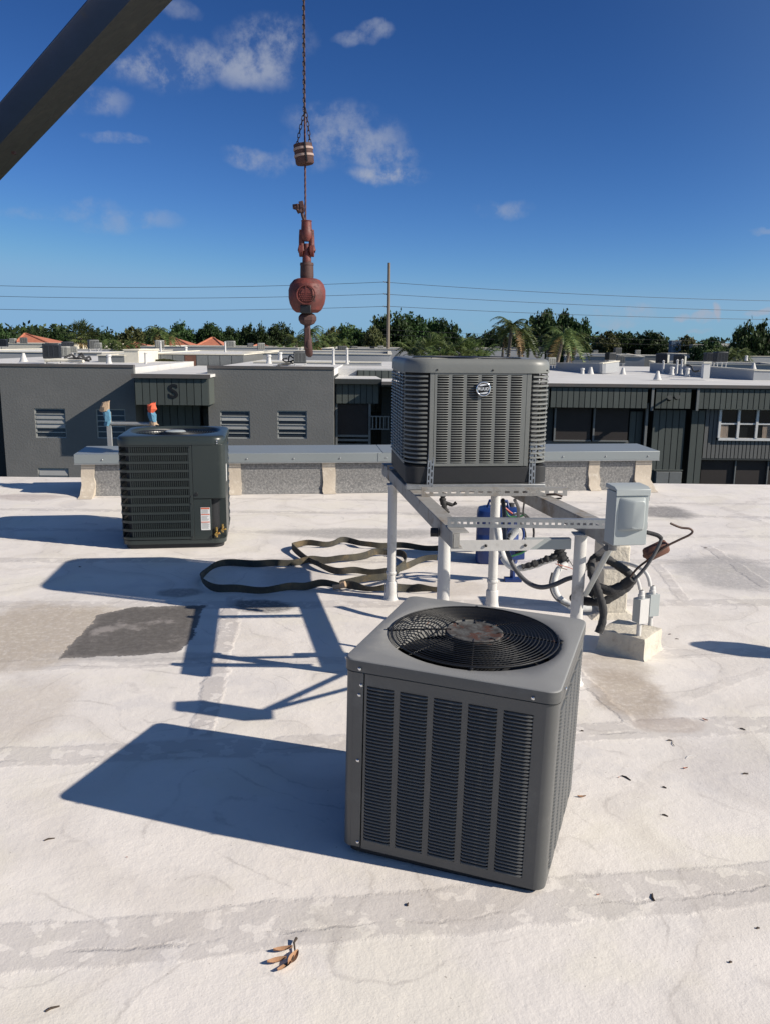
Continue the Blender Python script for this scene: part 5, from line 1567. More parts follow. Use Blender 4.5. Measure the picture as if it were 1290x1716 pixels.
# screened porch
x0, x1 = W(929, 700)[0], W(1055, 700)[0]; z1, z0 = W(1000, 684)[1], W(1000, 740)[1]
for (a, b) in ((929, 992), (994.5, 1055)):
    xa_, xb_ = W(a, 700)[0], W(b, 700)[0]
    wb(MB().box(xa_ + .08, xb_ - .03, 38.1, 38.12, z0 + .06, z1), 'insect_screen', M_SCREEN, br)
    wb(MB().box(xa_, xa_ + .075, 38.02, 38.14, z0, z1), 'porch_mullion', M_TRIMG, br)
    wb(MB().box(xa_ + .076, xb_ - .0, 38.03, 38.13, z0, z0 + .058), 'porch_rail', M_TRIMG, br)
wb(MB().box(W(700, 700)[0], x1 + .1, 38.15, 38.2, GROUND_Z, z0 - .001), 'wall', M_SIDINGG, br)
wb(MB().box(W(700, 700)[0], x0 - .05, 38.15, 38.2, z0, z1 + .3), 'wall', M_TRIMD, br)
siding(br, W(1057, 700)[0], W(1079, 700)[0], W(1060, 830)[1], W(1060, 690)[1], 38.2, .28, M_SIDING)
wb(MB().box(W(1081, 700)[0], W(1085, 700)[0], 37.95, 38.1, GROUND_Z, fz0 + .2), 'trim_strip', M_TRIMG, br)
siding(br, W(1094, 700)[0], W(1149, 700)[0], W(1100, 835)[1], W(1100, 687)[1], 38.0, .27, M_SIDING)
siding(br, W(1157, 700)[0], W(1180, 700)[0], W(1160, 835)[1], W(1160, 687)[1], 37.9, .27, M_SIDING)
xg0, xg1 = W(1181, 700)[0], W(1560, 700)[0]
zg1, zg0 = W(1240, 684)[1], W(1240, 768)[1]
wn = wrect(1206, 684, 1330, 738, 37.9)
# grey bay siding around the window
def bay(x0, x1, z0, z1): siding(br, x0, x1, z0, z1, 37.95, .17, M_SIDINGG)
bay(xg0, wn[0] - .02, zg0, zg1); bay(wn[0] - .019, wn[1], zg0, wn[2] - .02); bay(wn[1] + .02, xg1, zg0, zg1)
fr_ = MB(); tt = .085
for a, b in ((1206, 1237), (1238.5, 1268), (1269.5, 1330)):
    pass
X = [W(p, 700, 37.9)[0] for p in (1206, 1237.5, 1268.5, 1299.5, 1330)]
Zm = (wn[2] + wn[3]) / 2 + .02
fr_.box(X[0], X[-1], 37.85, 37.97, wn[2] - .03, wn[2] + tt).box(X[0], X[-1], 37.85, 37.97, wn[3] - tt * .6, wn[3] + .04)
for i, x in enumerate(X): fr_.box(x - tt * .6, x + tt * .6, 37.83, 37.97, wn[2] + tt + .001, wn[3] - tt * .6 - .001)
wdo = wb(fr_, 'window', M_WFRAME, br)
for i in range(4):
    for (z0_, z1_) in ((wn[2] + tt, Zm - .03), (Zm + .03, wn[3] - tt * .6)):
        MB().box(X[i] + tt * .6 + .002, X[i + 1] - tt * .6 - .002, 37.93, 37.945, z0_ + .01, z1_ - .01).build('pane', M_GLASS, wdo)
    MB().box(X[i] + tt * .6 + .001, X[i + 1] - tt * .6 - .001, 37.87, 37.96, Zm - .035, Zm + .035).build('sash_bar', M_WFRAME, wdo)
MB().box(X[0] + .07, X[0] + .42, 37.915, 37.925, wn[2] + .1, Zm - .06).build('curtain', M_CURTAIN, wdo)
MB().box(X[2] + .30, X[2] + .78, 37.915, 37.925, wn[2] + .1, Zm - .06).build('curtain', M_CURTAIN, wdo)
# ground floor dark opening
za_, zb2 = W(1240, 830)[1], W(1240, 771)[1]
for (a, b) in ((1176, 1233), (1235, 1288), (1290, 1345)):
    xa_, xb_ = W(a, 790)[0], W(b, 790)[0]
    wb(MB().box(xa_ + .03, xb_ - .03, 38.2, 38.22, za_, zb2), 'insect_screen', M_SCREEN, br)
    wb(MB().box(xb_ - .02, xb_ + .03, 38.1, 38.2, za_, zb2), 'porch_mullion', M_TRIMG, br)
wb(MB().box(xg0 - .1, xg1, 37.96, 38.25, zb2 + .001, zg0 - .001), 'floor_band', M_TRIMD, br)
for (a, b) in ((1098, 1117), (1118.5, 1137)):
    r = wrect(a, 790, b, 835, 37.9)
    wb(MB().box(r[0], r[1], 37.75, 37.97, r[2], r[3]), 'utility_cabinet_door', M_TRIMG, br, bevel=.01)
r = wrect(1095, 787, 1140, 835, 37.9)
wb(MB().box(r[0], r[1], 37.86, 37.98, r[3] - .04, r[3]), 'cabinet_frame', M_SIDING, br)
c = at(1122, 667, 37.4)
wb(MB().tube([(c[0], 37.6, c[2]), (c[0] + .05, 37.2, c[2] + .05)], .05, 8).lathe([(.03, 0), (.10, .02), (.12, .2), (0, .2)], 10, T(c[0] - .12, 37.2, c[2] - .05) @ Matrix.Rotation(R_(60), 4, 'X')).lathe([(.03, 0), (.10, .02), (.12, .2), (0, .2)], 10, T(c[0] + .2, 37.2, c[2] + .02) @ Matrix.Rotation(R_(70), 4, 'X')), 'floodlight', M_TRIMD, br)


# ---- white plain buildings beyond
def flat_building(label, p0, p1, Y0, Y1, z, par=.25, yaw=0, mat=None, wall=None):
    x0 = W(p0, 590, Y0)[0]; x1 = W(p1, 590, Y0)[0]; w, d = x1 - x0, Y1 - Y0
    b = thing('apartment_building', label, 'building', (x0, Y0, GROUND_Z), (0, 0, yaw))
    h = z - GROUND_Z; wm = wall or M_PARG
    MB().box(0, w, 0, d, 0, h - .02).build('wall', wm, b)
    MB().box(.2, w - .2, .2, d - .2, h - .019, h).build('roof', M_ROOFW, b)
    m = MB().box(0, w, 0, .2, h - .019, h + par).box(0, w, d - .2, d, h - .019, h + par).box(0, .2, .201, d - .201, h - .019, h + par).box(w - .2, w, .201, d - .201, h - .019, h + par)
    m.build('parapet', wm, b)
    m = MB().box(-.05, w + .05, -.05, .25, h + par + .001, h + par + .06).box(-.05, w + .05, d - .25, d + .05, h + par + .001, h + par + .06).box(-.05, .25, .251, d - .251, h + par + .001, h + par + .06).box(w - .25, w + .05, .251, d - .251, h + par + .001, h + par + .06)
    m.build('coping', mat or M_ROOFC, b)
    return b


zc_ = lambda py, Y, px=600: W(px, py, Y)[1]
# panelled wall behind the entry roof
fb = flat_building('white roofed block with a grey panelled wall right behind the entry roof', 230, 408, 50, 66, zc_(594, 50, 320), .0, wall=M_SIDINGG)
pw = (W(408, 600, 50)[0] - W(230, 600, 50)[0]); 
for k in range(9):
    MB().box(pw / 9 * k + .02, pw / 9 * (k + 1) - .02, -.04, -.001, 5.6, zc_(594, 50, 320) - GROUND_Z - .04).build('wall_panel', M_DRIER if k in (4,) else M_TRIMG, fb)
flat_building('cream stair tower block between the two left roofs', 208, 232, 46, 50, zc_(587, 46, 220), .0, wall=M_ROOFC)
flat_building('low grey parapet block left of the cream tower', 164, 208, 46, 49, zc_(596, 46, 190) , .0, wall=M_TRIMG)
flat_building('long white roofed building behind the left wing with air conditioners', -120, 170, 63, 84, zc_(593.5, 63, 60), .12)
flat_building('cream topped building below the orange roof at far left', -160, 112, 92, 112, zc_(579, 92, 60), .15, wall=M_ROOFC)
flat_building('white roofed building in front of the orange hip roofs', 236, 500, 88, 108, zc_(585, 88, 350), .2)
flat_building('white roofed building behind the right wing of the grey building', 408, 655, 58, 76, zc_(598, 58, 520), .2)
flat_building('farther white roofed building left of the power pole', 540, 700, 86, 110, zc_(589, 86, 600), .25)
flat_building('white roofed building seen past the raised condenser top', 700, 912, 90, 112, zc_(590, 90, 800), .3)
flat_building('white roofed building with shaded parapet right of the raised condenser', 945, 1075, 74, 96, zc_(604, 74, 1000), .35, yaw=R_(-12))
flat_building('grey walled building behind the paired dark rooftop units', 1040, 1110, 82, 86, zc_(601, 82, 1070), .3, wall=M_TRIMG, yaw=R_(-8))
flat_building('white roofed building at the far right beyond the long parapet', 1215, 1420, 84, 104, zc_(600, 84, 1280), .15)
flat_building('long low building behind the row of units at right', 1100, 1300, 70, 80, zc_(613, 70, 1180), .15, yaw=R_(-14))
flat_building('distant blue-grey office block among the trees at right', 1124, 1140, 150, 151.5, zc_(575, 150, 1130), .4, wall=paint('blue_grey_cladding', (.10, .15, .22), .6))
flat_building('distant low white building in the trees at far right', 1192, 1240, 170, 171.5, zc_(577, 170, 1210), .2, wall=M_STUCCOL)
flat_building('distant grey-roofed house between the trees at right', 1160, 1185, 130, 131.5, zc_(582, 130, 1170), .4, wall=M_TRIMG)


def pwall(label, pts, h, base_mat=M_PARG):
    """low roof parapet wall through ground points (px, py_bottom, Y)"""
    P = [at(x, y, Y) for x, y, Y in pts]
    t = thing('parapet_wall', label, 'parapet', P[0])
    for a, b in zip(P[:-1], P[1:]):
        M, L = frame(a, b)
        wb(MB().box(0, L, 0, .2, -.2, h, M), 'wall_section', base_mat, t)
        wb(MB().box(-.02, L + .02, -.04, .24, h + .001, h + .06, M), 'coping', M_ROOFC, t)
    return t


pwall('shaded roof parapet with white cap just right of the raised condenser', [(905, 617, 60), (1009, 620, 50), (1037, 616, 51)], .36)
pwall('long lilac grey roof parapet at right below the paired dark units', [(1088, 620, 56), (1180, 628, 47), (1262, 635, 43.5), (1420, 640, 43.5)], .42)
pwall('white upstand wall on the roof behind the S building right wing', [(425, 612, 46), (640, 613, 46)], .16)

VENTS = [(975, 629, 50, 'stub'), (989, 627, 50, 'cone'), (1043, 628, 50, 'cone'), (1101, 636, 42, 'cone'), (1125, 628, 46, 'stub'), (1151, 630, 46, 'stub'), (1181, 634, 43, 'box'), (1110, 627, 52, 'pipe'), (1133, 627, 49, 'pipe'), (1141, 627, 48, 'pipe'),
         (1262, 618, 60, 'cone'), (40, 606, 42, 'cone'), (183, 609, 41, 'stub'), (451, 609, 42, 'stub'), (559, 611, 45, 'pipe'), (582, 610, 45, 'pipe'), (245, 618, 44, 'pipe'), (1250, 604, 75, 'stub'), (270, 592, 60, 'pipe'), (312, 591, 62, 'stub'), (378, 592, 62, 'pipe'), (470, 603, 48, 'stub')]
VL = ['leftmost stub vent on the right building roof', 'small cone vent beside the leftmost stub on the right roof', 'cone vent in the middle of the right building roof', 'cone vent at the front edge of the right building roof', 'white stub vent below the left dark rooftop unit', 'white stub vent left of the white square chimney', 'white square chimney on the right building roof', 'thin white pipe rising behind the front cone vent', 'thin white pipe below the right of the two tall dark units', 'second thin white pipe beside the chimney vents',
      'white cone vent on the long parapet roof at far right', 'white cone vent on the roof at far left', 'white stub on the roof edge left of the cream tower', 'white stub at the roof edge of the right wing', 'thin vent pipe right of the rooftop unit on the right wing', 'second thin vent pipe on the roof right of the rooftop unit', 'vent pipe on the entry roof near its left corner', 'white stub vent on the far right roof', 'white vent pipe in front of the unit near the orange roofs', 'white stub in front of the orange roofs', 'white vent pipe near the right end of the panelled block', 'small stub left of the unit on the right wing roof']
for (px, py, Y, kind), lab in zip(VENTS, VL):
    c = at(px, py, Y)
    v = MB()
    if kind == 'cone': v.lathe([(.22, 0), (.16, .12), (.07, .42), (.0, .43)], 10)
    elif kind == 'stub': v.lathe([(.16, 0), (.12, .1), (.10, .32), (.14, .34), (.12, .42), (0, .44)], 10)
    elif kind == 'pipe': v.lathe([(.12, 0), (.07, .1), (.06, .75), (.1, .78), (0, .86)], 8)
    else:
        v.box(-.16, .16, -.16, .16, 0, .75)
    o = v.build('roof_vent', M_WPOST if kind != 'box' else M_ROOFW, None, smooth=40)
    if kind == 'box':
        MB().box(-.2, .2, -.2, .2, .751, .82).build('cap', M_ROOFC, o)
    o.location = (c[0], c[1], c[2]); tag(o, lab, 'roof vent', 'white vents on the neighbouring roofs')


# ---- far condensers
def far_unit(mat):
    r = thing('rooftop_unit', None, None)
    MB().loft([[(x, y, z) for x, y in rrect(.84, .84, .08, 3)] for z in (0, .06)], True, True).build('base_pan', M_DKBASE, r)
    for ang in (0, 90, 180, 270):
        m = MB()
        m.box(-.40, .40, -.42, -.405, .065, .10, Rz(R_(ang))).box(-.40, .40, -.42, -.405, .70, .74, Rz(R_(ang)))
        for x in (-.40, -.14, .10, .36): m.box(x, x + .04, -.42, -.405, .101, .699, Rz(R_(ang)))
        for k in range(14): m.box(-.36, .36, -.417, -.409, .115 + .042 * k, .137 + .042 * k, Rz(R_(ang)))
        m.build('louver_panel', mat, r)
    MB().box(-.38, .38, -.38, .38, .061, .73).build('coil', M_COIL, r)
    MB().loft([[(x * k, y * k, z) for x, y in rrect(.86, .86, .09, 3)] for k, z in ((1, .741), (1, .79), (.95, .82), (.8, .825))], True, True).build('lid', mat, r, smooth=40)
    MB().lathe([(.33, .826), (.33, .85), (.30, .85), (.30, .826)], 20).build('fan_rim', M_BLACK, r)
    for sx in (-.36, .32):
        for sy in (-.36, .32):
            MB().box(sx, sx + .045, sy, sy + .045, -.45, -.001).build('leg', M_WPOST, r)
    MB().box(-.45, .45, -.40, -.35, -.06, -.002).box(-.45, .45, .35, .40, -.06, -.002).build('support_rail', M_WPOST, r)
    return r


protos = {}
UN = [(88, 600, 43, .95, 'D', 'wide dark air conditioner on the far left roof near the front edge', 14), (107, 597, 47, .72, 'L', 'slim light unit just right of the wide dark one on the left roof', 5),
      (114, 589, 60, .9, 'D', 'dark unit behind the slim light one on the left roof', 25), (124, 590, 58, .5, 'L', 'small pale unit in front of the palm trunk at left', 10), (157, 584, 64, .85, 'G', 'grey unit on a tall white frame right of the tall left palm', 30),
      (165, 583, 62, .5, 'L', 'narrow pale unit beside the grey one on the tall frame', 0), (6, 580, 85, .9, 'D', 'unit cut by the left frame edge', 8), (22, 575, 95, .7, 'L', 'pale unit in front of the left end of the orange roof', 0),
      (40, 576, 95, .9, 'G', 'grey unit in front of the first orange roof', 20), (268, 583, 85, 1.0, 'L', 'light ribbed unit left of the second orange roof', 20), (387, 584, 90, 1.05, 'L', 'pale greenish unit right of the widest orange roof', 0),
      (420, 583, 95, .7, 'G', 'small grey unit on the white roof right of the widest orange roof', 20), (438, 585, 80, .75, 'L', 'pale grey unit in front of the third orange roof', 15), (503, 608, 42.5, .72, 'G', 'grey unit on the right wing roof directly below the crane hook', 8),
      (574, 592, 84, .95, 'G', 'boxy unit on a white frame left of the power pole', 10), (593, 590, 88, .8, 'G', 'second unit on a white frame nearer the power pole', 20), (624, 588, 92, .6, 'D', 'small dark unit left of the power pole foot', 0),
      (638, 588, 94, .75, 'L', 'pale unit right at the power pole foot', 0), (833, 590, 95, .8, 'G', 'grey unit behind the raised condenser between the palm trunks', 0), (862, 590, 98, .75, 'G', 'unit right of the palm trunks behind the raised condenser', 0),
      (905, 590, 88, .7, 'G', 'small unit at far left of the right-hand roofs', 0), (922, 611, 56, .62, 'L', 'tall pale unit directly right of the raised condenser lid', 12), (920, 592, 70, .6, 'D', 'dark unit behind the tall pale one', 0), (926, 592, 80, .5, 'L', 'cream topped unit beside the dark one near the raised condenser', 0),
      (949, 594, 74, .55, 'D', 'dark left half of the joined pair of units right of the palm trunk', 10), (959, 594, 72, .6, 'G', 'grey right half of the joined pair of units right of the palm trunk', 10), (997, 593, 100, .6, 'L', 'small pale unit between the two clusters at right', 0),
      (1022, 603, 68, .75, 'D', 'dark unit at the left of the middle right cluster', 20), (1034, 592, 72, .62, 'G', 'highest grey unit of the middle right cluster', 5), (1039, 608, 60, .62, 'G', 'large grey ribbed unit at the front of the middle right cluster', -5), (1068, 593, 90, .55, 'L', 'tiny pale unit on a white frame right of the middle cluster', 0),
      (1109, 609, 55, .85, 'D', 'dark unit with a cream side, left of the two big ones at right', -28), (1138, 611, 54, .80, 'D', 'dark unit with a pale side, right of the two big ones at right', -28), (1188, 605, 58, .75, 'D', 'black unit at the left on the long white table frame', 0), (1206, 606, 56, .85, 'D', 'black wide unit at the right on the long white table frame', 4),
      (1241, 602, 95, .7, 'G', 'low grey unit at the foot of the far right tree', 0), (1278, 600, 88, .8, 'D', 'dark unit on the far right roof', 0)]
MT = {'D': M_UNITD, 'G': M_UNITG, 'L': M_UNITL}
used = set()
for (px, py, Y, s, k, lab, yw) in UN:
    if k not in protos: protos[k] = far_unit(MT[k])
    o = protos[k] if k not in used else copy_tree(protos[k])
    used.add(k)
    c = at(px, py, Y)
    o.location = [float(v) for v in c]; o.rotation_euler = (0, 0, R_(yw)); o.scale = (s * 1.0, s, s * .92)
    tag(o, lab, 'air conditioner', 'condensers on the neighbouring roofs')
    if px in (1109, 1138):
        MB().box(.43, .436, -.38, .38, .08, .72).build('side_panel', M_UNITL, o)

# pipes on the left roof beside the wide dark unit
rp = thing('roof_piping', 'tangle of dark insulated pipes on the left roof right of the wide dark unit', 'pipe', at(130, 602, 44))
for pts in ([(108, 600, 43), (120, 594, 43.5), (128, 601, 44), (135, 596, 44.5), (145, 602, 45)], [(112, 602, 43), (125, 600, 43), (140, 601, 43), (150, 598, 44), (152, 603, 44)], [(118, 604, 42), (135, 603, 42), (150, 604, 42)], [(132, 598, 45), (137, 592, 45), (142, 600, 45)]):
    pxtube(rp, 'pipe', pts, .055, M_INSUL, .2, n=6)
pxtube(rp, 'pipe', [(75, 604, 42), (100, 603, 42), (118, 604, 42), (140, 605, 41.5)], .08, M_ROOFC, .1, n=6)
rp = thing('roof_piping', 'looped black pipes left of the unit below the crane hook', 'pipe', at(480, 610, 42))
for pts in ([(492, 600, 42.5), (486, 596, 42.4), (484, 604, 42.3), (490, 608, 42.2), (480, 611, 42), (466, 611, 41.8)], [(492, 604, 42.5), (480, 606, 42.3), (474, 602, 42), (482, 600, 42)], [(494, 609, 42.3), (478, 609, 42), (464, 614, 41)]):
    pxtube(rp, 'pipe', pts, .035, M_INSUL, .2, n=6)
MBp = thing('roof_piping', 'black pipe bent over the long parapet right of the big dark units', 'pipe', at(1165, 618, 46))
pxtube(MBp, 'pipe', [(1150, 612, 48), (1158, 614, 47), (1162, 622, 46), (1172, 621, 45.5)], .05, M_INSUL, .2, n=6)

# ---- orange roofed houses
def hip_house(label, apx, apy, p0, p1, pyb, Y, hip=True, dirt=None, d=11):
    xa_, za_ = W(apx, apy, Y + d / 2); x0, z0 = W(p0, pyb, Y); x1, _ = W(p1, pyb, Y)
    h = thing('house', label, 'house', ((x0 + x1) / 2, Y + d / 2, GROUND_Z))
    wb(MB().box(x0 + .5, x1 - .5, Y + .5, Y + d - .5, GROUND_Z, z0 - .05), 'wall', M_STUCCOL, h)
    rl = (x1 - x0) * (.0 if hip else .12)
    a, b = (xa_ - rl, Y + d / 2, za_), (xa_ + rl + .3, Y + d / 2, za_)
    m = MB().add([(x0, Y, z0), (x1, Y, z0), (x1, Y + d, z0), (x0, Y + d, z0), a, b], [(0, 1, 5, 4), (1, 2, 5), (2, 3, 4, 5), (3, 0, 4), (3, 2, 1, 0)])
    rf = wb(m, 'roof', M_TERRA, h)
    mm = MB()
    for e, f in (((x0, Y, z0), a), ((x1, Y, z0), b), (a, b)):
        mm.tube([e, f], .14, 6)
    mm.build('ridge_tile', M_TERRA, rf)
    wb(MB().box(x0 - .1, x1 + .1, Y - .1, Y - .01, z0 - .2, z0 - .02), 'fascia', M_STUCCOL, h)
    return h


hip_house('orange tiled hip roof house at far left behind the white roofs', 41, 559, 20, 92, 579, 118)
hip_house('small orange roof slope peeking out right of the left palms', 226, 574, 200, 262, 586, 112)
hip_house('orange gabled roof partly hidden by the palm, left of the widest one', 288, 565, 258, 330, 585, 120)
hip_house('widest orange hip roof in the middle left distance', 355, 566, 312, 384, 588, 112)
hip_house('orange roof behind the pale unit, right of the widest hip roof', 436, 576, 398, 466, 589, 122)
hip_house('small orange roof just right of the crane hook', 520, 576, 505, 542, 591, 108)

# ---- power pole and wires
PY = 92.0
pt, pb_ = at(651.5, 440, PY), at(649, 590, PY)
pole = thing('utility_pole', 'tall weathered wooden utility pole rising above the trees', 'utility pole', (pb_[0], PY, GROUND_Z))
wb(MB().tube([(pb_[0], PY, GROUND_Z), (pb_[0], PY, float(pt[2]))], [.22, .15], 12), 'pole_shaft', M_POLE, pole, smooth=50)
px_ = float(pb_[0])
for py in (472, 492, 513):
    z = float(at(648, py, PY)[2])
    wb(MB().tube([(px_ - .12, PY, z - .08), (px_ - .42, PY - .05, z)], [.05, .035], 8).lathe([(.0, -.06), (.07, -.04), (.07, .04), (0, .06)], 8, T(px_ - .42, PY - .05, z)), 'insulator', M_TRIMG, pole, smooth=40)


def wire(label, a, b, sag, r=.022):
    P = []
    for k in range(25):
        t = k / 24; p = a + (b - a) * t; P.append((p[0], p[1], p[2] - sag * 4 * t * (1 - t)))
    o = MB().tube(P, r, 5).build('overhead_wire', M_CABLE)
    tag(o, label, 'wire')


LWs = [('upper wire left of the pole', 472, 471, .9), ('middle wire left of the pole', 492, 490, .8), ('lower wire left of the pole', 513, 515, .7)]
for lab, py, pyl, sag in LWs:
    wire('thin overhead ' + lab, at(648, py, PY), at(-420, pyl - 12, PY - 4), sag)
for lab, py, pyr, sag in (('upper wire right of the pole', 473, 506, .5), ('middle wire right of the pole', 493, 524, .4), ('lower wire right of the pole', 513, 536, .4)):
    wire('thin overhead ' + lab, at(652, py, PY), at(1500, pyr, PY + 12), sag)
wire('faint low wire crossing in front of the right tree line', at(640, 552, PY + 8), at(1500, 576, PY + 8), .3, .016)
wire('second faint low wire below the first across the right trees', at(640, 560, PY + 6), at(1500, 584, PY + 6), .3, .016)


# ---- trees
def crown_mesh(name, seed, W_, H_, D_, clumps, per, ls, mat, flat=.0, shell=.55):
    r = np.random.default_rng(seed)
    V = []; F = []
    # lobes give an uneven outline
    nl = r.integers(6, 10)
    lobes = [(r.uniform(-.55, .55), r.uniform(-.5, .5), r.uniform(-.35, .45), r.uniform(.34, .62)) for _ in range(nl)] + [(0, 0, 0, .6)]
    cl = []
    while len(cl) < clumps:
        L = lobes[r.integers(len(lobes))]
        v = r.normal(size=3); v /= np.linalg.norm(v); rad = L[3] * (shell + (1 - shell) * r.random() ** .5)
        p = np.array([L[0], L[1], L[2]]) + v * rad
        if p[2] < -.55: continue
        cl.append(p * np.array([W_ / 2, D_ / 2, H_ / 2]))
    for c in cl:
        cs_ = r.uniform(.5, 1.25)
        n = int(per * r.uniform(.6, 1.4))
        pos = c + r.normal(size=(n, 3)) * np.array([.55, .55, .38]) * cs_ * ls * 2.7
        for p in pos:
            a = r.normal(size=3); a /= np.linalg.norm(a); b = np.cross(a, r.normal(size=3)); b /= np.linalg.norm(b)
            s = ls * r.uniform(.5, 1.2); o = len(V)
            V += [tuple(p - a * s), tuple(p + b * s * .6), tuple(p + a * s), tuple(p - b * s * .6)]
            F.append((o, o + 1, o + 2, o + 3))
    me = bpy.data.meshes.new(name); me.from_pydata(V, [], F); me.materials.append(mat); me.update()
    return me


def trunk_mesh(H, r0, seed, spread=.35, n=6):
    rr = random.Random(seed); m = MB()
    m.tube([(0, 0, 0), (rr.uniform(-.1, .1), 0, H * .3), (rr.uniform(-.2, .2), rr.uniform(-.2, .2), H * .55)], [r0, r0 * .8, r0 * .6], 8)
    for k in range(n):
        a = 6.28 * k / n + rr.uniform(-.4, .4); s = H * spread * rr.uniform(.5, 1)
        m.tube([(0, 0, H * rr.uniform(.35, .5)), (s * .5 * math.cos(a), s * .5 * math.sin(a), H * .68), (s * math.cos(a), s * math.sin(a), H * rr.uniform(.8, .95))], [r0 * .5, r0 * .3, r0 * .12], 6)
    return m.mesh('trunk', M_TRUNK, 60)


CR = [crown_mesh('crown', 11, 10, 8, 10, 330, 46, .27, M_LEAFD), crown_mesh('crown', 12, 10, 8, 10, 330, 46, .27, M_LEAFD), crown_mesh('crown', 13, 10, 8, 10, 300, 42, .28, M_LEAFM), crown_mesh('crown', 14, 10, 8, 10, 280, 42, .27, M_LEAFO), crown_mesh('crown', 15, 10, 8, 10, 330, 46, .25, M_LEAFD)]
TR = [trunk_mesh(8, .32, s) for s in (1, 2, 3)]


def tree(label, px, pyt, wpx, Y, var, zb=None, hfrac=None):
    c = at(px, pyt, Y); w = wpx / F_PX * Y * 1.02; top = float(c[2])
    t = thing('tree', label, 'tree', (c[0], Y, GROUND_Z))
    H = top - GROUND_Z + .9
    ch = H * .86
    tr = put('trunk', TR[var % 3], t, Matrix.Diagonal((w / 12, w / 12, H * .9 / 8, 1)))
    cr = put('crown', CR[var], t, T(0, 0, H - ch * .47) @ Rz(px * .37) @ Matrix.Diagonal((w / 9.6, w / 9.6, ch / 8.4, 1)))
    return t


TL = [(5, 548, 55, 140, 1, 'dark rounded tree at the left frame edge'), (60, 553, 60, 165, 0, 'low dark tree behind the first orange roof'), (100, 556, 50, 160, 4, 'dark low tree left of the tall left palm'),
      (170, 552, 60, 150, 0, 'dark tree right behind the tall left palm'), (215, 551, 60, 160, 3, 'olive tinted tree between the left palms'), (245, 549, 50, 165, 0, 'dark tree above the small orange roof slope'),
      (310, 543, 60, 150, 1, 'tall dark tree above the gabled orange roof'), (350, 543, 70, 152, 0, 'big dark tree above the widest orange roof'), (400, 556, 50, 165, 4, 'low dark tree right of the widest orange roof'),
      (432, 545, 48, 150, 1, 'round dark tree left of the crane hook'), (462, 549, 55, 152, 4, 'wide dark tree just left of the crane hook'), (560, 552, 60, 140, 3, 'olive feathery tree right of the crane hook'),
      (603, 542, 75, 128, 2, 'mid green tree left of the power pole'), (628, 551, 50, 120, 3, 'brownish olive tree behind the power pole'), (668, 526, 80, 125, 1, 'tall dense tree right behind the power pole'), (712, 529, 90, 128, 0, 'broad dense dark tree right of the power pole'), (756, 545, 50, 126, 4, 'lower right shoulder tree of the dense group by the pole'),
      (805, 560, 60, 150, 0, 'low dark tree behind the raised condenser'), (838, 553, 50, 150, 1, 'dark tree left of the tall curved palm'), (900, 530, 60, 122, 4, 'dark tree right of the tall curved palm'), (935, 523, 80, 118, 1, 'tallest dark green tree at centre right'), (965, 529, 60, 118, 0, 'dark tree with ragged right side at centre right'),
      (1015, 558, 60, 165, 3, 'low olive tree right of the tallest dark tree'), (1052, 559, 70, 170, 0, 'low dark tree in the middle of the right tree line'), (1098, 563, 70, 165, 4, 'low dark tree left of the blue office block'), (1155, 566, 60, 150, 3, 'low olive tree right of the blue office block'),
      (1190, 568, 55, 165, 0, 'low dark tree above the distant white building'), (1170, 585, 50, 90, 4, 'dark bushy tree behind the black paired units'), (1218, 580, 60, 105, 2, 'bright mid green tree left of the big right edge tree'), (1275, 543, 75, 88, 1, 'big dark tree at the right frame edge'), (1245, 562, 40, 92, 4, 'dark low companion of the big right edge tree'),
      (-60, 545, 80, 140, 0, 'dark tree outside the left edge of view'), (1370, 540, 120, 95, 0, 'dark tree outside the right edge of view')]
for (px, py, w, Y, v, lab) in TL:
    tree(lab, px, py, w, Y, v)


# palms
def frond(L, droop, rise, nl, wl, mat, seed, fan=False):
    rr = random.Random(seed); m = MB(); P = []
    for k in range(nl + 1):
        t = k / nl; P.append(Vector((L * t * (1 - .12 * t), 0, L * (rise * t - droop * t * t))))
    m.tube([tuple(p) for p in P], [.035 * (1 - .7 * k / nl) + .006 for k in range(nl + 1)], 4)
    for k in range(1, nl):
        t = k / nl; ll = wl * math.sin(math.pi * (t * .85 + .12)) ; p = P[k]; q = P[k + 1]
        for s in (-1, 1):
            for u in (0, .5):
                b = p + (q - p) * u; dx = L / nl * rr.uniform(.5, 1.1); dz = -ll * rr.uniform(.25, .7)
                m.add([tuple(b), tuple(b + (q - p) * .42), tuple(b + Vector((dx + ll * .25, s * ll, dz)))], [(0, 1, 2)])
    return m


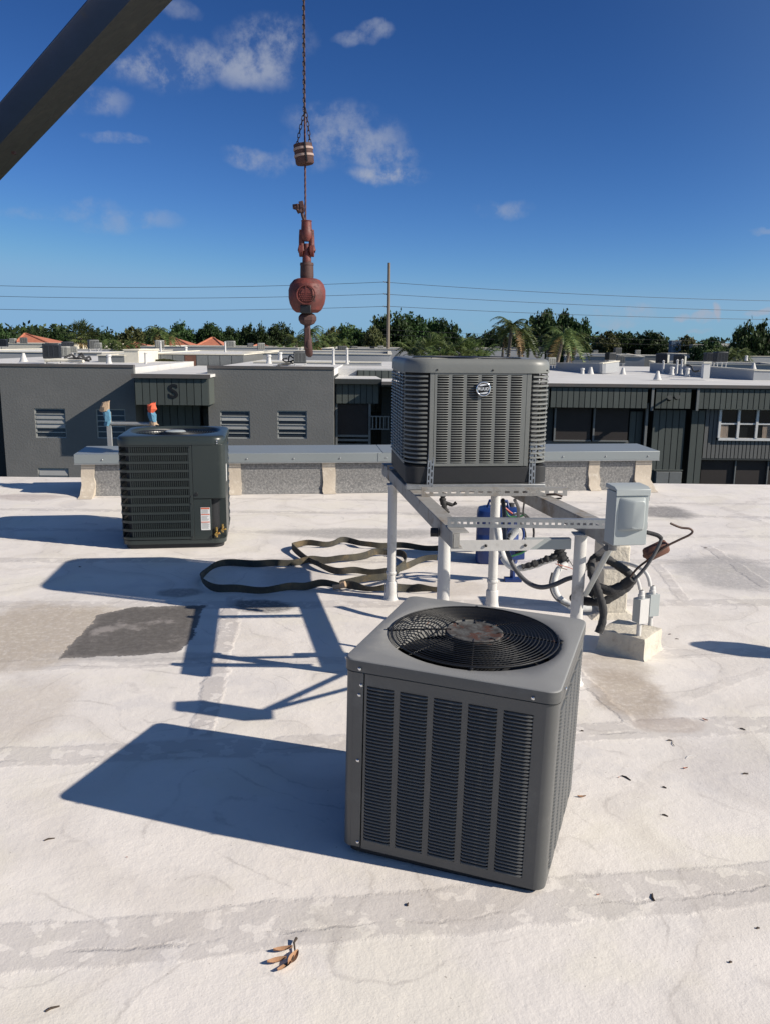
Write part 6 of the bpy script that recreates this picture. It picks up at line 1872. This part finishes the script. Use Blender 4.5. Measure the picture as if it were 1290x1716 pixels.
def palm_meshes(kind, seed):
    rr = random.Random(seed); gm = MB(); dm = MB()
    n = {'fan': 44, 'feather': 20, 'clump': 34}[kind]
    for k in range(n):
        a = 2.39996 * k + rr.uniform(-.2, .2); t = k / n
        if kind == 'fan':
            el = 1.35 - 2.1 * t; L = rr.uniform(.85, 1.1) * 1.9
            # petiole then spread blades
            pd = Vector((math.cos(a) * math.cos(el), math.sin(a) * math.cos(el), math.sin(el)))
            st = pd * L * .5; side = Vector((-math.sin(a), math.cos(a), 0)); up = pd.cross(side) * -1
            tgt = dm if t > .9 else gm
            tgt.tube([(0, 0, 0), tuple(st)], .02, 4)
            for j in range(11):
                b = (j - 5) / 5 * 1.25
                d = (pd * math.cos(b) + side * math.sin(b)).normalized(); ln = L * .62 * (1 - .25 * abs(b) / 1.25)
                tip_ = st + d * ln + Vector((0, 0, -.18 * ln)); mid = st + d * ln * .55
                w = up.normalized() * .02 + side * .055
                tgt.add([tuple(st), tuple(mid + w), tuple(tip_), tuple(mid - w)], [(0, 1, 2, 3)])
        else:
            rise = 1.1 - 1.35 * t if kind == 'feather' else 1.5 - 1.4 * t; L = rr.uniform(.85, 1.15) * (2.6 if kind == 'feather' else 3.2)
            fm = frond(L, .85 + .2 * rr.random(), rise, 11, .62, None, seed + k)
            tgt = dm if (t > .93) else gm
            off = (0, 0, 0) if kind == 'feather' else (rr.uniform(-.8, .8), rr.uniform(-.8, .8), -1.5 * rr.random())
            tgt.add(fm.v, fm.f, T(*off) @ Rz(a))
    return gm.mesh('frond_crown', M_PALM), (dm.mesh('dead_fronds', M_PALMDRY) if dm.f else None)


PM = {k: [palm_meshes(k, s) for s in (21, 22)] for k in ('fan', 'feather', 'clump')}


def palm(label, px, pyt, Y, kind, s=1.0, var=0, lean=0.0):
    """pyt is the photo row of the top of the crown"""
    c = at(px, pyt, Y); top = float(c[2]); hgt = {'fan': 1.9, 'feather': 1.3, 'clump': 1.7}[kind] * s
    H = top - GROUND_Z - hgt
    t = thing('palm_tree', label, 'palm tree', (c[0], Y, GROUND_Z))
    m = MB(); P = [(lean * math.sin(k / 8 * 1.57 + 3.14) * .0 + lean * ((k / 8) ** 2 - 1), 0, H * k / 8) for k in range(9)]
    m.tube(P, [.24 * s * (1 - .35 * k / 8) * (1 + .06 * (k % 2)) for k in range(9)], 8)
    m.build('trunk', M_TRUNK if kind != 'feather' else M_POLE, t, smooth=60)
    g_, d_ = PM[kind][var % 2]
    put('frond_crown', g_, t, T(0, 0, H) @ Rz(px) @ Matrix.Scale(s, 4))
    if d_: put('dead_fronds', d_, t, T(0, 0, H) @ Rz(px) @ Matrix.Scale(s, 4))


PL = [(133, 532, 92, 'fan', 1.45, 0, 0, 'tall fan palm at left standing above the white roofs'), (187, 566, 88, 'feather', .9, 1, 0, 'feathery palm right of the tall left fan palm'), (205, 564, 84, 'feather', 1.0, 0, 0, 'low feathery palm near the cream tower'),
      (168, 562, 96, 'feather', 1.0, 1, 0, 'palm with arching fronds behind the tall-frame unit'), (225, 567, 95, 'clump', .7, 0, 0, 'bushy palm left of the small orange slope'), (267, 541, 100, 'feather', 1.1, 0, .5, 'slender palm rising before the dark trees left of the orange gable'), (280, 550, 100, 'feather', 1.0, 1, -.4, 'shorter slender palm beside the orange gable'),
      (478, 570, 92, 'feather', 1.0, 0, 0, 'low palm left of the crane hook'), (497, 553, 100, 'feather', 1.15, 1, 0, 'palm just left of the hook shank'), (521, 540, 96, 'feather', 1.1, 0, .3, 'palm with arching fronds behind the crane hook'), (545, 552, 100, 'clump', .8, 1, 0, 'bushy olive palm right of the crane hook'), (570, 560, 104, 'feather', 1.1, 0, 0, 'palm above the framed unit left of the pole'),
      (525, 566, 90, 'feather', .9, 1, 0, 'low palm under the crane hook'),
      (695, 562, 66, 'clump', .9, 0, 0, 'leftmost bushy palm over the raised condenser'), (722, 557, 64, 'fan', 1.2, 1, 0, 'second bushy palm over the raised condenser'), (752, 557, 62, 'clump', .95, 1, 0, 'third bushy palm over the raised condenser'), (782, 561, 63, 'fan', 1.2, 0, 0, 'fourth bushy palm over the raised condenser'), (808, 571, 64, 'clump', .8, 0, 0, 'rightmost low bushy palm over the raised condenser'), (738, 572, 60, 'clump', .8, 0, 0, 'nearest low palm over the raised condenser'), (770, 572, 60, 'clump', .8, 1, 0, 'low palm right of the nearest one over the raised condenser'),
      (858, 523, 78, 'feather', 1.25, 0, .6, 'tall palm with upright fronds right of the raised condenser palms'), (870, 538, 80, 'feather', 1.1, 1, -.5, 'brownish palm leaning beside the tall upright palm'), (845, 540, 80, 'feather', .9, 1, .3, 'smaller palm left of the tall upright palm'), (885, 566, 82, 'feather', .8, 0, 0, 'short palm right of the leaning palms'),
      (945, 538, 66, 'feather', 1.15, 0, 1.2, 'slender palm in front of the tallest dark tree'), (958, 548, 68, 'feather', 1.0, 1, .8, 'second slender palm in front of the tallest dark tree'), (930, 552, 70, 'feather', .9, 1, .3, 'palm left of the slender pair'),
      (1215, 577, 80, 'clump', .9, 0, 0, 'bushy palm behind the white table frame units'), (1238, 577, 84, 'feather', 1.0, 1, 0, 'palm left of the big right edge tree'), (1195, 580, 80, 'feather', .8, 1, 0, 'low palm above the black paired units')]
for (px, py, Y, kind, s, v, lean, lab) in PL:
    palm(lab, px, py, Y, kind, s * {'fan': .72, 'feather': .68, 'clump': .60}[kind], v, lean * .7)

# bush behind the panelled wall
sh = thing('shrub', 'olive shrub growing against the grey panelled wall behind the entry roof', 'shrub', at(277, 611, 49.3))
put('foliage', CR[3], sh, T(0, 0, .15) @ Matrix.Diagonal((.20, .05, .055, 1)))

# far tree line that reads as one mass
r = np.random.default_rng(99); V = []; F = []
for k in range(620):
    x = r.uniform(-190, 190); y = r.uniform(185, 260); hh = r.uniform(5.6, 7.6) + .9 * math.sin(x * .05) + 1.3 * math.sin(x * .13 + 1) + .012 * (x + 0)*0 + (y - 185) * .012; wd = r.uniform(4, 8)
    n = 130
    p = r.normal(size=(n, 3)); p /= np.linalg.norm(p, axis=1)[:, None]; p[:, 2] = np.abs(p[:, 2])
    p = p * np.array([wd, wd, hh]) * r.uniform(.75, 1.05, size=(n, 1)) + np.array([x, y, -4.5])
    a = r.normal(size=(n, 3)); a /= np.linalg.norm(a, axis=1)[:, None]; b = np.cross(a, r.normal(size=(n, 3))); b /= np.linalg.norm(b, axis=1)[:, None]
    s = r.uniform(.4, .95, size=(n, 1))
    q = np.stack([p - a * s, p + b * s * .6, p + a * s, p - b * s * .6], 1).reshape(-1, 3)
    o = len(V); V += q.tolist(); F += [(o + 4 * i, o + 4 * i + 1, o + 4 * i + 2, o + 4 * i + 3) for i in range(n)]
me = bpy.data.meshes.new('distant_tree_line'); me.from_pydata(V, [], F); me.materials.append(M_LEAFD); me.update()
o = put('distant_tree_line', me); tag(o, 'continuous dark green tree line along the horizon', 'trees', None, 'stuff')
